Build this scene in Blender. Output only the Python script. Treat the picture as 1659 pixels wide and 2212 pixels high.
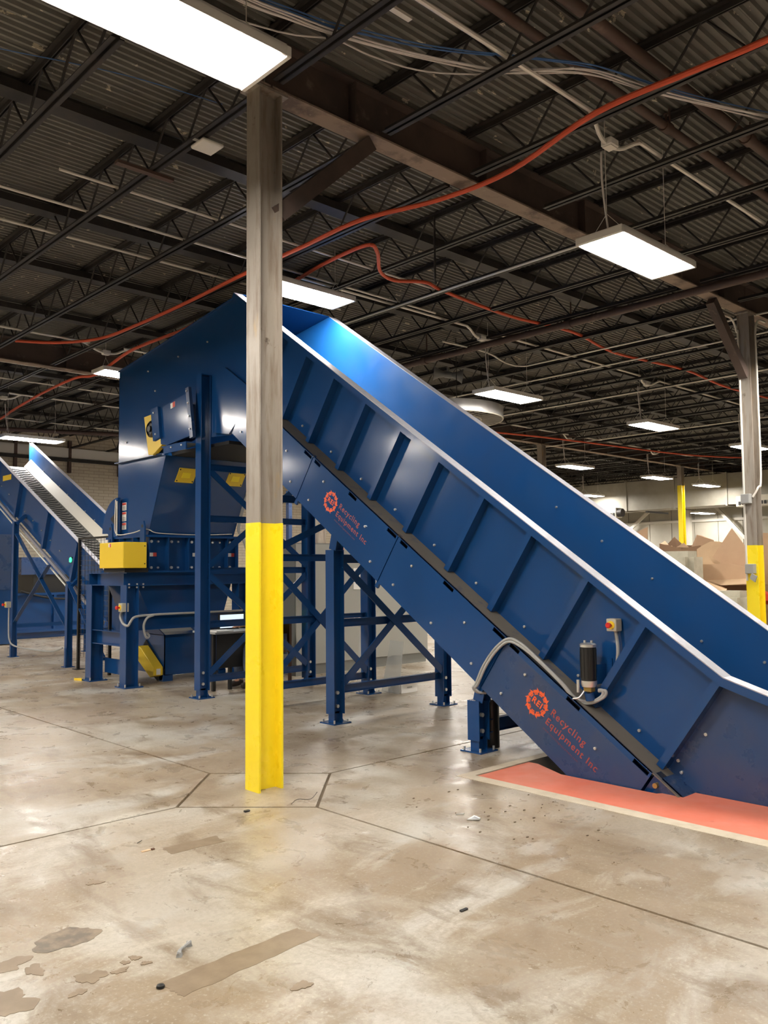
import bpy, bmesh, math, random
from mathutils import Vector, Matrix
random.seed(7)
for o in list(bpy.data.objects): bpy.data.objects.remove(o)
SC = bpy.context.scene
COL = SC.collection
# ------------------------------------------------------------------ camera, world, exposure
cam = bpy.data.cameras.new('camera'); camo = bpy.data.objects.new('camera', cam); COL.objects.link(camo)
cam.sensor_fit = 'VERTICAL'; cam.sensor_height = 36.0; cam.lens = 36.0 * 1829.49 / 2212.0
cam.clip_start = 0.05; cam.clip_end = 200
_p, _r, _a = math.radians(3.8626), math.radians(-0.5350), math.radians(43.3596)
_F = Vector((math.sin(_a), math.cos(_a), 0)); _R = Vector((math.cos(_a), -math.sin(_a), 0)); _U = Vector((0, 0, 1))
_F2 = _F * math.cos(_p) + _U * math.sin(_p); _U2 = _U * math.cos(_p) - _F * math.sin(_p)
_R3 = _R * math.cos(_r) + _U2 * math.sin(_r); _U3 = _U2 * math.cos(_r) - _R * math.sin(_r)
camo.matrix_world = Matrix(((_R3.x, _U3.x, -_F2.x, 0), (_R3.y, _U3.y, -_F2.y, 0), (_R3.z, _U3.z, -_F2.z, 1.5), (0, 0, 0, 1)))
SC.camera = camo
W = bpy.data.worlds.new('world'); SC.world = W; W.use_nodes = True
W.node_tree.nodes['Background'].inputs[0].default_value = (0.6, 0.65, 0.7, 1)
W.node_tree.nodes['Background'].inputs[1].default_value = 0.02
SC.view_settings.view_transform = 'Standard'; SC.view_settings.look = 'None'
SC.view_settings.gamma = 1.0; SC.view_settings.use_curve_mapping = False
SC.view_settings.exposure = 0.0
LAMP_STRENGTH = 92.0
LAMP_COLOR = (1.0, 0.945, 0.87)

# ------------------------------------------------------------------ helpers
class MB:
    def __init__(s): s.v = []; s.f = []
    def add(s, vs, fs):
        b = len(s.v); s.v += [tuple(p) for p in vs]; s.f += [[b + i for i in f] for f in fs]; return s
    def box(s, x0, x1, y0, y1, z0, z1):
        return s.add([(x0,y0,z0),(x1,y0,z0),(x1,y1,z0),(x0,y1,z0),(x0,y0,z1),(x1,y0,z1),(x1,y1,z1),(x0,y1,z1)],
                     [(0,3,2,1),(4,5,6,7),(0,1,5,4),(1,2,6,5),(2,3,7,6),(3,0,4,7)])
    def prism(s, pts, vec):
        n = len(pts); vec = Vector(vec); a = [Vector(p) for p in pts]; b = [p + vec for p in a]
        return s.add(a + b, [list(range(n))[::-1], list(range(n, 2*n))] + [(i, (i+1) % n, n + (i+1) % n, n + i) for i in range(n)])
    def yz(s, pts, x0, x1): return s.prism([(x0, y, z) for y, z in pts], (x1 - x0, 0, 0))
    def xz(s, pts, y0, y1): return s.prism([(x, y0, z) for x, z in pts], (0, y1 - y0, 0))
    def xy(s, pts, z0, z1): return s.prism([(x, y, z0) for x, y in pts], (0, 0, z1 - z0))
    def hexa(s, b, t):
        return s.add(list(b) + list(t), [(3,2,1,0),(4,5,6,7),(0,1,5,4),(1,2,6,5),(2,3,7,6),(3,0,4,7)])
    def bar(s, p0, p1, w, h, up=(0,0,1)):
        p0 = Vector(p0); p1 = Vector(p1); d = (p1 - p0).normalized(); up = Vector(up)
        sd = d.cross(up)
        if sd.length < 1e-4: sd = d.cross(Vector((1,0,0)))
        sd.normalize(); u = sd.cross(d).normalized()
        q = [p0 + sd*a*w/2 + u*b*h/2 for a, b in ((-1,-1),(1,-1),(1,1),(-1,1))]
        return s.prism(q, p1 - p0)
    def isec(s, p0, p1, depth, width, tf, tw, webdir):
        p0 = Vector(p0); p1 = Vector(p1); d = (p1 - p0).normalized(); u = Vector(webdir); u = (u - d*u.dot(d)).normalized(); w = d.cross(u)
        D, B = depth/2, width/2
        pr = [(-B,-D),(B,-D),(B,-D+tf),(tw/2,-D+tf),(tw/2,D-tf),(B,D-tf),(B,D),(-B,D),(-B,D-tf),(-tw/2,D-tf),(-tw/2,-D+tf),(-B,-D+tf)]
        return s.prism([p0 + w*a + u*b for a, b in pr], p1 - p0)
    def cyl(s, p0, p1, r, n=10, r1=None):
        r1 = r if r1 is None else r1
        p0 = Vector(p0); p1 = Vector(p1); d = (p1 - p0).normalized(); a = d.orthogonal().normalized(); b = d.cross(a)
        A = [p0 + (a*math.cos(2*math.pi*i/n) + b*math.sin(2*math.pi*i/n))*r for i in range(n)]
        B = [p1 + (a*math.cos(2*math.pi*i/n) + b*math.sin(2*math.pi*i/n))*r1 for i in range(n)]
        return s.add(A + B, [list(range(n))[::-1], list(range(n, 2*n))] + [(i, (i+1) % n, n + (i+1) % n, n + i) for i in range(n)])
    def tube(s, pts, r, n=8):
        P = [Vector(p) for p in pts]; m = len(P); rings = []
        prev = None
        for i in range(m):
            t = (P[min(i+1, m-1)] - P[max(i-1, 0)]).normalized()
            if prev is None: a = t.orthogonal().normalized()
            else:
                a = prev - t*prev.dot(t)
                a = a.normalized() if a.length > 1e-5 else t.orthogonal().normalized()
            prev = a; b = t.cross(a)
            rings.append([P[i] + (a*math.cos(2*math.pi*k/n) + b*math.sin(2*math.pi*k/n))*r for k in range(n)])
        vs = [q for ring in rings for q in ring]
        fs = [(i*n + k, i*n + (k+1) % n, (i+1)*n + (k+1) % n, (i+1)*n + k) for i in range(m-1) for k in range(n)]
        fs += [list(range(n))[::-1], list(range((m-1)*n, m*n))]
        return s.add(vs, fs)
    def lathe(s, prof, base, axis=(0,0,1), n=16):
        base = Vector(base); d = Vector(axis).normalized(); a = d.orthogonal().normalized(); b = d.cross(a)
        vs = []; m = len(prof)
        for r, h in prof:
            for k in range(n):
                t = 2*math.pi*k/n; vs.append(base + d*h + (a*math.cos(t) + b*math.sin(t))*max(r, 1e-4))
        fs = [(i*n + k, i*n + (k+1) % n, (i+1)*n + (k+1) % n, (i+1)*n + k) for i in range(m-1) for k in range(n)]
        fs += [list(range(n))[::-1], list(range((m-1)*n, m*n))]
        return s.add(vs, fs)
    def xf(s, M):
        s.v = [tuple(M @ Vector(p)) for p in s.v]; return s

def spline(pts, sub=6):
    P = [Vector(p) for p in pts]; out = []
    for i in range(len(P)-1):
        p0 = P[max(i-1,0)]; p1 = P[i]; p2 = P[i+1]; p3 = P[min(i+2, len(P)-1)]
        for k in range(sub):
            t = k/sub; t2 = t*t; t3 = t2*t
            out.append(0.5*((2*p1) + (-p0+p2)*t + (2*p0-5*p1+4*p2-p3)*t2 + (-p0+3*p1-3*p2+p3)*t3))
    out.append(P[-1]); return out

def mesh(name, mb, mat, bevel=0.0, smooth=False, recalc=True, seg=1):
    me = bpy.data.meshes.new(name); me.from_pydata(mb.v, [], mb.f)
    bm = bmesh.new(); bm.from_mesh(me)
    if recalc: bmesh.ops.recalc_face_normals(bm, faces=bm.faces)
    if bevel > 0:
        es = [e for e in bm.edges if len(e.link_faces) == 2 and e.calc_face_angle(0) > 0.6]
        bmesh.ops.bevel(bm, geom=es, offset=bevel, segments=seg, affect='EDGES', clamp_overlap=True)
    bm.to_mesh(me); bm.free()
    if mat is not None: me.materials.append(mat)
    if smooth:
        for p in me.polygons: p.use_smooth = True
        me.set_sharp_from_angle(angle=math.radians(38))
    me.update(); return me

def link(o, parent=None):
    COL.objects.link(o)
    if parent is not None:
        o.parent = parent; o.matrix_parent_inverse = wmat(parent).inverted()
    return o
def wmat(o):
    m = o.matrix_basis.copy()
    if o.parent is not None: m = wmat(o.parent) @ o.matrix_parent_inverse @ m
    return m
def obj(name, mb, mat, parent=None, bevel=0.0, smooth=False, label=None):
    me = mb if isinstance(mb, bpy.types.Mesh) else mesh(name, mb, mat, bevel, smooth)
    o = bpy.data.objects.new(name, me); link(o, parent)
    if label: o['label'] = label
    return o
def tag(o, label=None, cat=None, group=None, kind=None):
    if label: o['label'] = label
    if cat: o['category'] = cat
    if group: o['group'] = group
    if kind: o['kind'] = kind
    return o
def thing(name, label, cat, loc=(0,0,0), group=None, rz=0):
    o = bpy.data.objects.new(name, None); o.empty_display_size = 0.1
    o.location = loc; o.rotation_euler = (0, 0, rz); COL.objects.link(o)
    return tag(o, label, cat, group)
def struct(name, mb, mat, bevel=0.0, smooth=False):
    return tag(obj(name, mb, mat, None, bevel, smooth), kind='structure')
def copy_tree(o, parent=None):
    c = o.copy(); COL.objects.link(c)
    if parent is not None:
        c.parent = parent; c.matrix_parent_inverse = o.matrix_parent_inverse.copy()
    for ch in [x for x in o.children]: copy_tree(ch, c)
    return c
def inst(name, me, loc, parent, rot=None):
    o = bpy.data.objects.new(name, me); M = Matrix.Translation(loc)
    if rot is not None: M = M @ rot
    o.matrix_basis = M; link(o, parent); return o

# ------------------------------------------------------------------ materials
def mat(name, color, rough=0.5, metal=0.0, noise=None, bump=None, spec=0.5, coat=0.0, rnoise=None, emit=None):
    """noise=(scale, color2, lo, hi[, stretch])  bump=(scale, strength)"""
    m = bpy.data.materials.new(name); m.use_nodes = True; nt = m.node_tree; N = nt.nodes; Lk = nt.links
    b = N['Principled BSDF']; b.inputs['Base Color'].default_value = (*color, 1); b.inputs['Roughness'].default_value = rough
    b.inputs['Metallic'].default_value = metal; b.inputs['Specular IOR Level'].default_value = spec
    b.inputs['Coat Weight'].default_value = coat; b.inputs['Coat Roughness'].default_value = 0.08
    geo = N.new('ShaderNodeNewGeometry')
    def nz(scale, detail=6, stretch=None, rough=0.6):
        mp = N.new('ShaderNodeMapping'); Lk.new(geo.outputs['Position'], mp.inputs[0])
        if stretch: mp.inputs['Scale'].default_value = stretch
        t = N.new('ShaderNodeTexNoise'); t.inputs['Scale'].default_value = scale; t.inputs['Detail'].default_value = detail
        t.inputs['Roughness'].default_value = rough
        Lk.new(mp.outputs[0], t.inputs['Vector']); return t
    def ramp(src, lo, hi):
        r = N.new('ShaderNodeMapRange'); r.inputs[1].default_value = lo; r.inputs[2].default_value = hi; r.clamp = True
        Lk.new(src, r.inputs[0]); return r.outputs[0]
    cur = None
    if noise:
        for nn in (noise if isinstance(noise, list) else [noise]):
            sc, c2, lo, hi = nn[:4]; st = nn[4] if len(nn) > 4 else None
            fac = ramp(nz(sc, stretch=st).outputs[0], lo, hi)
            mx = N.new('ShaderNodeMix'); mx.data_type = 'RGBA'; Lk.new(fac, mx.inputs[0])
            if cur is None: mx.inputs[6].default_value = (*color, 1)
            else: Lk.new(cur, mx.inputs[6])
            mx.inputs[7].default_value = (*c2, 1); cur = mx.outputs[2]
        Lk.new(cur, b.inputs['Base Color'])
    if rnoise:
        r = N.new('ShaderNodeMapRange'); r.inputs[1].default_value = 0.3; r.inputs[2].default_value = 0.7
        r.inputs[3].default_value = rnoise[1]; r.inputs[4].default_value = rnoise[2]
        Lk.new(nz(rnoise[0]).outputs[0], r.inputs[0]); Lk.new(r.outputs[0], b.inputs['Roughness'])
    if bump:
        bp = N.new('ShaderNodeBump'); bp.inputs['Strength'].default_value = bump[1]; bp.inputs['Distance'].default_value = bump[2] if len(bump) > 2 else 0.01
        Lk.new(nz(bump[0], 3).outputs[0], bp.inputs['Height']); Lk.new(bp.outputs[0], b.inputs['Normal'])
    if emit:
        b.inputs['Emission Color'].default_value = (*emit[0], 1); b.inputs['Emission Strength'].default_value = emit[1]
    return m
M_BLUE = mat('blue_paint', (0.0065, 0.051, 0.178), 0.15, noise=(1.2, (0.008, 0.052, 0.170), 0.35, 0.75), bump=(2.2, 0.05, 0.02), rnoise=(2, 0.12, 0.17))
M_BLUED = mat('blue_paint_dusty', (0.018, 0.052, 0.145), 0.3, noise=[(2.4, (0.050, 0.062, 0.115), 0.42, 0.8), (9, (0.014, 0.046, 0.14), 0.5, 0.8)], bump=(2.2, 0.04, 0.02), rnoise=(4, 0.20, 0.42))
M_BLUEI = mat('blue_paint_inner_lit', (0.006, 0.078, 0.265), 0.45, noise=(2.0, (0.008, 0.078, 0.25), 0.4, 0.7), rnoise=(4, 0.34, 0.48))  # brighter copy of the blue; lamp light on inner faces put into the colour
M_TRIM = mat('worn_steel_edge', (0.36, 0.36, 0.40), 0.42, 0.35, noise=(14, (0.36, 0.34, 0.33), 0.55, 0.75), rnoise=(20, 0.3, 0.6))
M_DUST = mat('dusty_ledge', (0.155, 0.135, 0.11), 0.85, noise=(7, (0.075, 0.085, 0.12), 0.55, 0.72))
M_DARK = mat('dark_void', (0.006, 0.006, 0.007), 0.7)  # near-black: shade in slots, holes and gaps put into colour; also plain dark parts
M_BOLT = mat('zinc_bolt', (0.72, 0.72, 0.70), 0.3, 0.8)
M_YEL = mat('yellow_paint', (0.97, 0.76, 0.022), 0.32, noise=(18, (0.94, 0.70, 0.018), 0.55, 0.8), bump=(30, 0.05, 0.01), rnoise=(5, 0.22, 0.42))
M_YELG = mat('yellow_guard_paint', (0.80, 0.55, 0.03), 0.4)
M_STEEL = mat('bare_column_steel', (0.33, 0.29, 0.245), 0.5, 0.25, noise=[(3.2, (0.20, 0.15, 0.11), 0.48, 0.72, (6, 6, 0.7)), (7, (0.10, 0.075, 0.055), 0.66, 0.74), (2.0, (0.45, 0.30, 0.12), 0.62, 0.8, (3, 3, 1.0))], rnoise=(8, 0.3, 0.6))
M_GIRD = mat('rust_primed_girder', (0.10, 0.068, 0.055), 0.7, noise=[(2.0, (0.055, 0.04, 0.035), 0.4, 0.65), (6, (0.19, 0.14, 0.105), 0.62, 0.75)])
M_GIRDL = mat('flaked_girder_flange', (0.27, 0.20, 0.15), 0.75, noise=[(3.5, (0.12, 0.085, 0.065), 0.48, 0.62), (14, (0.34, 0.27, 0.20), 0.6, 0.75)])
M_JOIST = mat('black_joist_paint', (0.022, 0.019, 0.018), 0.55, noise=(6, (0.045, 0.036, 0.03), 0.5, 0.75))
M_DECK = mat('weathered_roof_deck', (0.175, 0.17, 0.15), 0.62, 0.1, noise=[(1.3, (0.125, 0.117, 0.10), 0.4, 0.7), (7.5, (0.60, 0.55, 0.42), 0.655, 0.675, (0.75, 1.5, 1))])
M_PIPE = mat('brown_sprinkler_pipe', (0.085, 0.05, 0.038), 0.6, noise=(7, (0.15, 0.10, 0.07), 0.6, 0.75))
M_COND = mat('galvanised_conduit', (0.75, 0.71, 0.64), 0.4, 0.3)
M_GREY = mat('grey_conduit', (0.34, 0.34, 0.33), 0.5)
M_ORANGE = mat('orange_hose', (0.62, 0.085, 0.03), 0.5)
M_WHITEC = mat('white_cable', (0.62, 0.58, 0.55), 0.5)
M_BLUEC = mat('blue_cable', (0.06, 0.15, 0.36), 0.5)
M_HOUS = mat('white_fixture', (0.70, 0.67, 0.62), 0.5)
M_LAMP = mat('lamp_diffuser', (0.9, 0.9, 0.88), 0.6, emit=(LAMP_COLOR, LAMP_STRENGTH))
M_RED = mat('red_pit_plate', (0.80, 0.21, 0.13), 0.55, noise=[(2.2, (0.72, 0.24, 0.16), 0.4, 0.7), (7, (0.55, 0.10, 0.06), 0.68, 0.76, (1, 0.5, 1))], rnoise=(5, 0.4, 0.65))
M_CURB = mat('pale_curb_concrete', (0.60, 0.52, 0.40), 0.7, noise=(9, (0.50, 0.42, 0.31), 0.45, 0.7))
M_PIT = mat('pit_concrete', (0.10, 0.095, 0.085), 0.85)
M_JOINT = mat('floor_joint_dirt', (0.14, 0.102, 0.066), 0.9)
M_STAIN = mat('floor_stain', (0.20, 0.145, 0.09), 0.42, noise=(9, (0.27, 0.20, 0.13), 0.4, 0.7))
M_STAIND = mat('floor_oil_stain', (0.13, 0.10, 0.07), 0.42, noise=(11, (0.26, 0.195, 0.13), 0.42, 0.62))
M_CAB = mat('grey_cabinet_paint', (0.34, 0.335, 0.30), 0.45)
M_CABD = mat('cabinet_shaded_grey', (0.20, 0.20, 0.185), 0.5)  # darker copy of the cabinet grey; side-face shade put into the colour
M_BLACK = mat('black_plastic', (0.012, 0.012, 0.012), 0.35)
M_RUB = mat('black_belt_rubber', (0.02, 0.02, 0.02), 0.5)
M_BELT = mat('grey_belt_face', (0.10, 0.095, 0.085), 0.6)
M_LINER = mat('beige_liner', (0.50, 0.46, 0.38), 0.5)
M_CARD = mat('cardboard', (0.54, 0.36, 0.225), 0.8, noise=(3, (0.50, 0.33, 0.205), 0.4, 0.7))
M_CARDL = mat('pale_cardboard', (0.62, 0.44, 0.27), 0.8, noise=(3, (0.56, 0.39, 0.24), 0.4, 0.7))
M_CARDD = mat('brown_cardboard', (0.26, 0.155, 0.09), 0.85)
M_BLOCK = mat('concrete_block', (0.50, 0.47, 0.37), 0.85, noise=(5, (0.40, 0.37, 0.28), 0.45, 0.7))
M_WALLM = mat('pale_metal_wall', (0.46, 0.44, 0.37), 0.6, noise=[(0.6, (0.36, 0.33, 0.27), 0.4, 0.7), (1.5, (0.24, 0.21, 0.17), 0.66, 0.85, (1, 1, 0.4))])
M_BRACE = mat('white_brace', (0.62, 0.59, 0.52), 0.6)
M_DUCT = mat('duct_sheet_metal', (0.30, 0.28, 0.235), 0.55, 0.15, noise=(0.8, (0.20, 0.18, 0.15), 0.45, 0.75))
M_LOGO = mat('orange_vinyl', (0.80, 0.115, 0.03), 0.45)
M_TEXT = mat('red_vinyl_lettering', (0.36, 0.065, 0.055), 0.45)
M_TEXT2 = mat('dark_red_vinyl', (0.20, 0.045, 0.06), 0.45)
M_WHITE = mat('white_label', (0.78, 0.76, 0.72), 0.5)
M_REDL = mat('red_label', (0.60, 0.06, 0.04), 0.5)
M_ESTR = mat('red_button', (0.60, 0.02, 0.015), 0.3)
M_ESTB = mat('estop_box', (0.42, 0.40, 0.33), 0.45)
M_SCREEN = mat('lit_screen', (0.1, 0.1, 0.1), 0.3, emit=((0.75, 0.88, 1.0), 1.1))
M_GREENL = mat('green_glare', (0.02, 0.3, 0.1), 0.3, emit=((0.05, 1.0, 0.35), 2.0))  # emission put in for a green glare dot, no lamp there
M_PLEX = mat('clear_plastic_sheet', (0.72, 0.72, 0.68), 0.15)
M_PLEX.node_tree.nodes['Principled BSDF'].inputs['Alpha'].default_value = 0.38
M_JEANS = mat('denim', (0.10, 0.13, 0.19), 0.9, noise=(30, (0.07, 0.09, 0.14), 0.4, 0.6))
M_HIVIS = mat('hivis_vest', (0.45, 0.80, 0.03), 0.7)
M_SKIN = mat('skin', (0.52, 0.27, 0.17), 0.55)
M_HAIR = mat('hair', (0.03, 0.02, 0.015), 0.6)
M_SHIRT = mat('grey_shirt', (0.16, 0.16, 0.17), 0.9)
M_WOOD = mat('brown_wood', (0.12, 0.055, 0.03), 0.5)
M_SHOE = mat('boot', (0.04, 0.03, 0.025), 0.6)
M_GALV = mat('galvanised_track', (0.45, 0.44, 0.42), 0.4, 0.5)
M_SPK = mat('horn_speaker_grey', (0.20, 0.20, 0.195), 0.5)

def floor_material():
    m = bpy.data.materials.new('stained_concrete'); m.use_nodes = True; nt = m.node_tree; N = nt.nodes; L = nt.links
    b = N['Principled BSDF']; geo = N.new('ShaderNodeNewGeometry')
    def nz(sc, st=(1,1,1), det=8, ro=0.62, off=(0,0,0)):
        mp = N.new('ShaderNodeMapping'); mp.inputs['Scale'].default_value = st; mp.inputs['Location'].default_value = off
        L.new(geo.outputs['Position'], mp.inputs[0]); t = N.new('ShaderNodeTexNoise')
        t.inputs['Scale'].default_value = sc; t.inputs['Detail'].default_value = det; t.inputs['Roughness'].default_value = ro
        t.inputs['Distortion'].default_value = 0.6
        L.new(mp.outputs[0], t.inputs['Vector']); return t.outputs[0]
    def mr(src, lo, hi, a=0.0, c=1.0):
        r = N.new('ShaderNodeMapRange'); r.clamp = True
        for i, v in ((1, lo), (2, hi), (3, a), (4, c)): r.inputs[i].default_value = v
        L.new(src, r.inputs[0]); return r.outputs[0]
    def mix(fac, c1, c2):
        x = N.new('ShaderNodeMix'); x.data_type = 'RGBA'; L.new(fac, x.inputs[0])
        for i, c in ((6, c1), (7, c2)):
            if isinstance(c, tuple): x.inputs[i].default_value = (*c, 1)
            else: L.new(c, x.inputs[i])
        return x.outputs[2]
    c = mix(mr(nz(0.5, det=5, ro=0.6), 0.40, 0.60), (0.43, 0.39, 0.32), (0.345, 0.275, 0.19))
    c = mix(mr(nz(1.05, (1, 0.6, 1), off=(3, 1, 0), det=8, ro=0.64), 0.44, 0.58, 0, 0.92), c, (0.275, 0.205, 0.13))
    c = mix(mr(nz(1.4, (0.6, 1.1, 1), off=(9, 4, 0), det=8, ro=0.64), 0.50, 0.64, 0, 0.92), c, (0.50, 0.475, 0.42))
    c = mix(mr(nz(3.4, (1, 0.4, 1), off=(1, 7, 0), det=9, ro=0.68), 0.51, 0.65, 0, 0.9), c, (0.205, 0.148, 0.09))
    c = mix(mr(nz(3.0, (0.45, 1, 1), off=(6, 3, 0), det=9, ro=0.68), 0.56, 0.70, 0, 0.7), c, (0.56, 0.52, 0.44))
    c = mix(mr(nz(45.0, off=(4, 1, 0), det=5, ro=0.7), 0.42, 0.75, 0, 0.45), c, (0.20, 0.15, 0.10))
    c = mix(mr(nz(60.0, off=(7, 9, 0), det=4, ro=0.7), 0.55, 0.75, 0, 0.5), c, (0.62, 0.575, 0.49))
    c = mix(mr(nz(15.0, off=(5, 5, 0), det=5), 0.68, 0.74), c, (0.14, 0.10, 0.06))
    c = mix(mr(nz(24.0, off=(8, 2, 0), det=3), 0.73, 0.765), c, (0.68, 0.64, 0.55))
    L.new(c, b.inputs['Base Color'])
    L.new(mr(nz(4.0, off=(2, 8, 0), det=10, ro=0.7), 0.32, 0.68, 0.20, 0.48), b.inputs['Roughness'])
    b.inputs['Specular IOR Level'].default_value = 0.45
    bp = N.new('ShaderNodeBump'); bp.inputs['Strength'].default_value = 0.12; bp.inputs['Distance'].default_value = 0.006
    L.new(nz(30, det=8, ro=0.7), bp.inputs['Height']); L.new(bp.outputs[0], b.inputs['Normal'])
    return m
M_FLOOR = floor_material()
def brick_material():
    m = bpy.data.materials.new('painted_brick'); m.use_nodes = True; nt = m.node_tree; N = nt.nodes; L = nt.links
    b = N['Principled BSDF']; geo = N.new('ShaderNodeNewGeometry'); sp = N.new('ShaderNodeSeparateXYZ'); cb = N.new('ShaderNodeCombineXYZ')
    L.new(geo.outputs['Position'], sp.inputs[0]); L.new(sp.outputs[0], cb.inputs[0]); L.new(sp.outputs[2], cb.inputs[1])
    t = N.new('ShaderNodeTexBrick'); L.new(cb.outputs[0], t.inputs['Vector'])
    t.inputs['Color1'].default_value = (0.60, 0.53, 0.41, 1); t.inputs['Color2'].default_value = (0.53, 0.46, 0.35, 1); t.inputs['Mortar'].default_value = (0.33, 0.27, 0.20, 1)
    t.inputs['Scale'].default_value = 1.0; t.inputs['Brick Width'].default_value = 0.30; t.inputs['Row Height'].default_value = 0.09; t.inputs['Mortar Size'].default_value = 0.006
    L.new(t.outputs['Color'], b.inputs['Base Color']); b.inputs['Roughness'].default_value = 0.75
    bp = N.new('ShaderNodeBump'); bp.inputs['Strength'].default_value = 0.5; bp.inputs['Distance'].default_value = 0.01; bp.invert = True
    L.new(t.outputs['Fac'], bp.inputs['Height']); L.new(bp.outputs[0], b.inputs['Normal'])
    return m
M_BRICK = brick_material()
# ------------------------------------------------------------------ floor, pit, walls, ceiling
GX = [-12.64, -4.60, 3.44, 11.48, 19.52, 27.56, 33.0]
GY = [-10.0, -4.38, 4.92, 14.2, 23.5]
PX0, PX1, PY0, PY1 = 4.68, 7.55, -1.6, 4.20
def around_pit(mb, x0, x1, y0, y1, z0, z1):
    mb.box(x0, PX0, y0, y1, z0, z1); mb.box(PX1, x1, y0, y1, z0, z1)
    mb.box(PX0, PX1, y0, PY0, z0, z1); mb.box(PX0, PX1, PY1, y1, z0, z1)
fb = MB(); around_pit(fb, GX[0], GX[-1], GY[0], GY[-1], -0.06, -0.014)
FLOOR = struct('floor', fb, M_JOINT)
HD, GAP = 0.63, 0.009
for i in range(len(GX)-1):
    for j in range(len(GY)-1):
        x0, x1, y0, y1 = GX[i], GX[i+1], GY[j], GY[j+1]
        ex = lambda k: 0 < k < len(GX)-1
        ey = lambda k: 0 < k < len(GY)-1
        def cut(a, b): return HD if (ex(a) and ey(b)) else 0.0
        g = GAP; c00, c10, c11, c01 = cut(i, j), cut(i+1, j), cut(i+1, j+1), cut(i, j+1)
        X0, X1, Y0, Y1 = x0+g, x1-g, y0+g, y1-g
        pts = []
        for (cx, cy, c, sx, sy, first) in ((X0, Y0, c00, 1, 1, 'y'), (X1, Y0, c10, -1, 1, 'x'), (X1, Y1, c11, -1, -1, 'y'), (X0, Y1, c01, 1, -1, 'x')):
            if c == 0: pts.append((cx, cy))
            elif first == 'y': pts += [(cx, cy + sy*c), (cx + sx*c, cy)]
            else: pts += [(cx + sx*c, cy), (cx, cy + sy*c)]
        m = MB()
        if x0 < PX0 < x1 and y0 < PY0 < y1:
            # split the polygon around the pit (abutting pieces of one slab)
            xa, xb = PX0, PX1
            m.xy([(X0, Y0+c00), (X0+c00, Y0), (xa, Y0), (xa, Y1), (X0+c01, Y1), (X0, Y1-c01)], -0.014, 0)
            m.xy([(xb, Y0), (X1-c10, Y0), (X1, Y0+c10), (X1, Y1-c11), (X1-c11, Y1), (xb, Y1)], -0.014, 0)
            m.box(xa, xb, Y0, PY0, -0.014, 0); m.box(xa, xb, PY1, Y1, -0.014, 0)
        else: m.xy(pts, -0.014, 0)
        obj('slab', m, M_FLOOR, FLOOR)
for x in GX[1:-1]:
    for y in GY[1:-1]:
        d = HD - 0.012
        obj('column_pad', MB().xy([(x-d, y), (x, y-d), (x+d, y), (x, y+d)], -0.014, 0), M_FLOOR, FLOOR)
cb = MB(); cb.box(4.66, 4.77, PY0, 4.20, -0.3, 0.002); cb.box(4.77, 7.55, 4.11, 4.20, -0.3, 0.002)
obj('pit_curb', cb, M_CURB, FLOOR)
pb = MB(); pb.box(4.70, 7.55, PY0, 4.2, -0.75, -0.70); pb.box(4.68, 4.70, PY0, 4.2, -0.75, -0.02); pb.box(7.53, 7.55, PY0, 4.2, -0.75, -0.02)
pb.box(4.70, 7.53, 4.18, 4.2, -0.75, -0.02); pb.box(4.70, 7.53, PY0, PY0+0.02, -0.75, -0.02)
obj('pit_lining', pb, M_PIT, FLOOR)
# thin stained patches with a shape of their own
def ragged(pts, amp, sub, seed):
    r = random.Random(seed); out = []
    n = len(pts)
    for i in range(n):
        a = Vector((*pts[i], 0)); b = Vector((*pts[(i+1) % n], 0)); d = b - a; nn = Vector((-d.y, d.x, 0)).normalized()
        for k in range(sub):
            p = a + d*(k/sub) + nn*r.uniform(-amp, amp); out.append((p.x, p.y))
    return out
def blob(cx, cy, rx, ry, seed, n=44, amp=0.34):
    r = random.Random(seed); ph = [r.uniform(0, 6.28) for _ in range(4)]; out = []
    for k in range(n):
        t = 2*math.pi*k/n; q = 1 + amp*(math.sin(2*t+ph[0])*0.5 + math.sin(3*t+ph[1])*0.5 + math.sin(5*t+ph[2])*0.35 + math.sin(9*t+ph[3])*0.25 + r.uniform(-0.22, 0.22))
        out.append((cx + rx*q*math.cos(t), cy + ry*q*math.sin(t)))
    return out
PZ = [0.0008]
def patch(pts, m):
    PZ[0] += 0.00012
    return obj('floor_stain', MB().xy(pts, 0.0002, PZ[0]), m, FLOOR)
patch(ragged([(1.585, 2.90), (1.60, 2.75), (2.265, 2.805), (2.238, 2.93)], 0.006, 16, 1), M_STAIN)
patch(ragged([(2.345, 4.265), (2.33, 4.14), (2.645, 4.12), (2.668, 4.24)], 0.006, 10, 2), M_STAIN)
patch(blob(1.50, 3.51, 0.125, 0.10, 3, amp=0.16), M_STAIND)
for (x, y, a, b, s) in ((1.24, 3.44, .075, .06, 4), (1.13, 3.15, .10, .09, 5), (1.30, 3.325, .035, .045, 6), (1.43, 3.12, .05, .05, 7), (1.345, 3.04, .03, .022, 18), (1.53, 3.09, .028, .02, 8), (1.575, 3.14, .016, .018, 9),
                        (1.62, 3.15, .02, .022, 10), (1.63, 3.08, .02, .015, 11), (1.86, 4.03, .035, .03, 12), (1.95, 2.52, .035, .03, 13)):
    patch(blob(x, y, a, b, s), M_STAIN)

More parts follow.
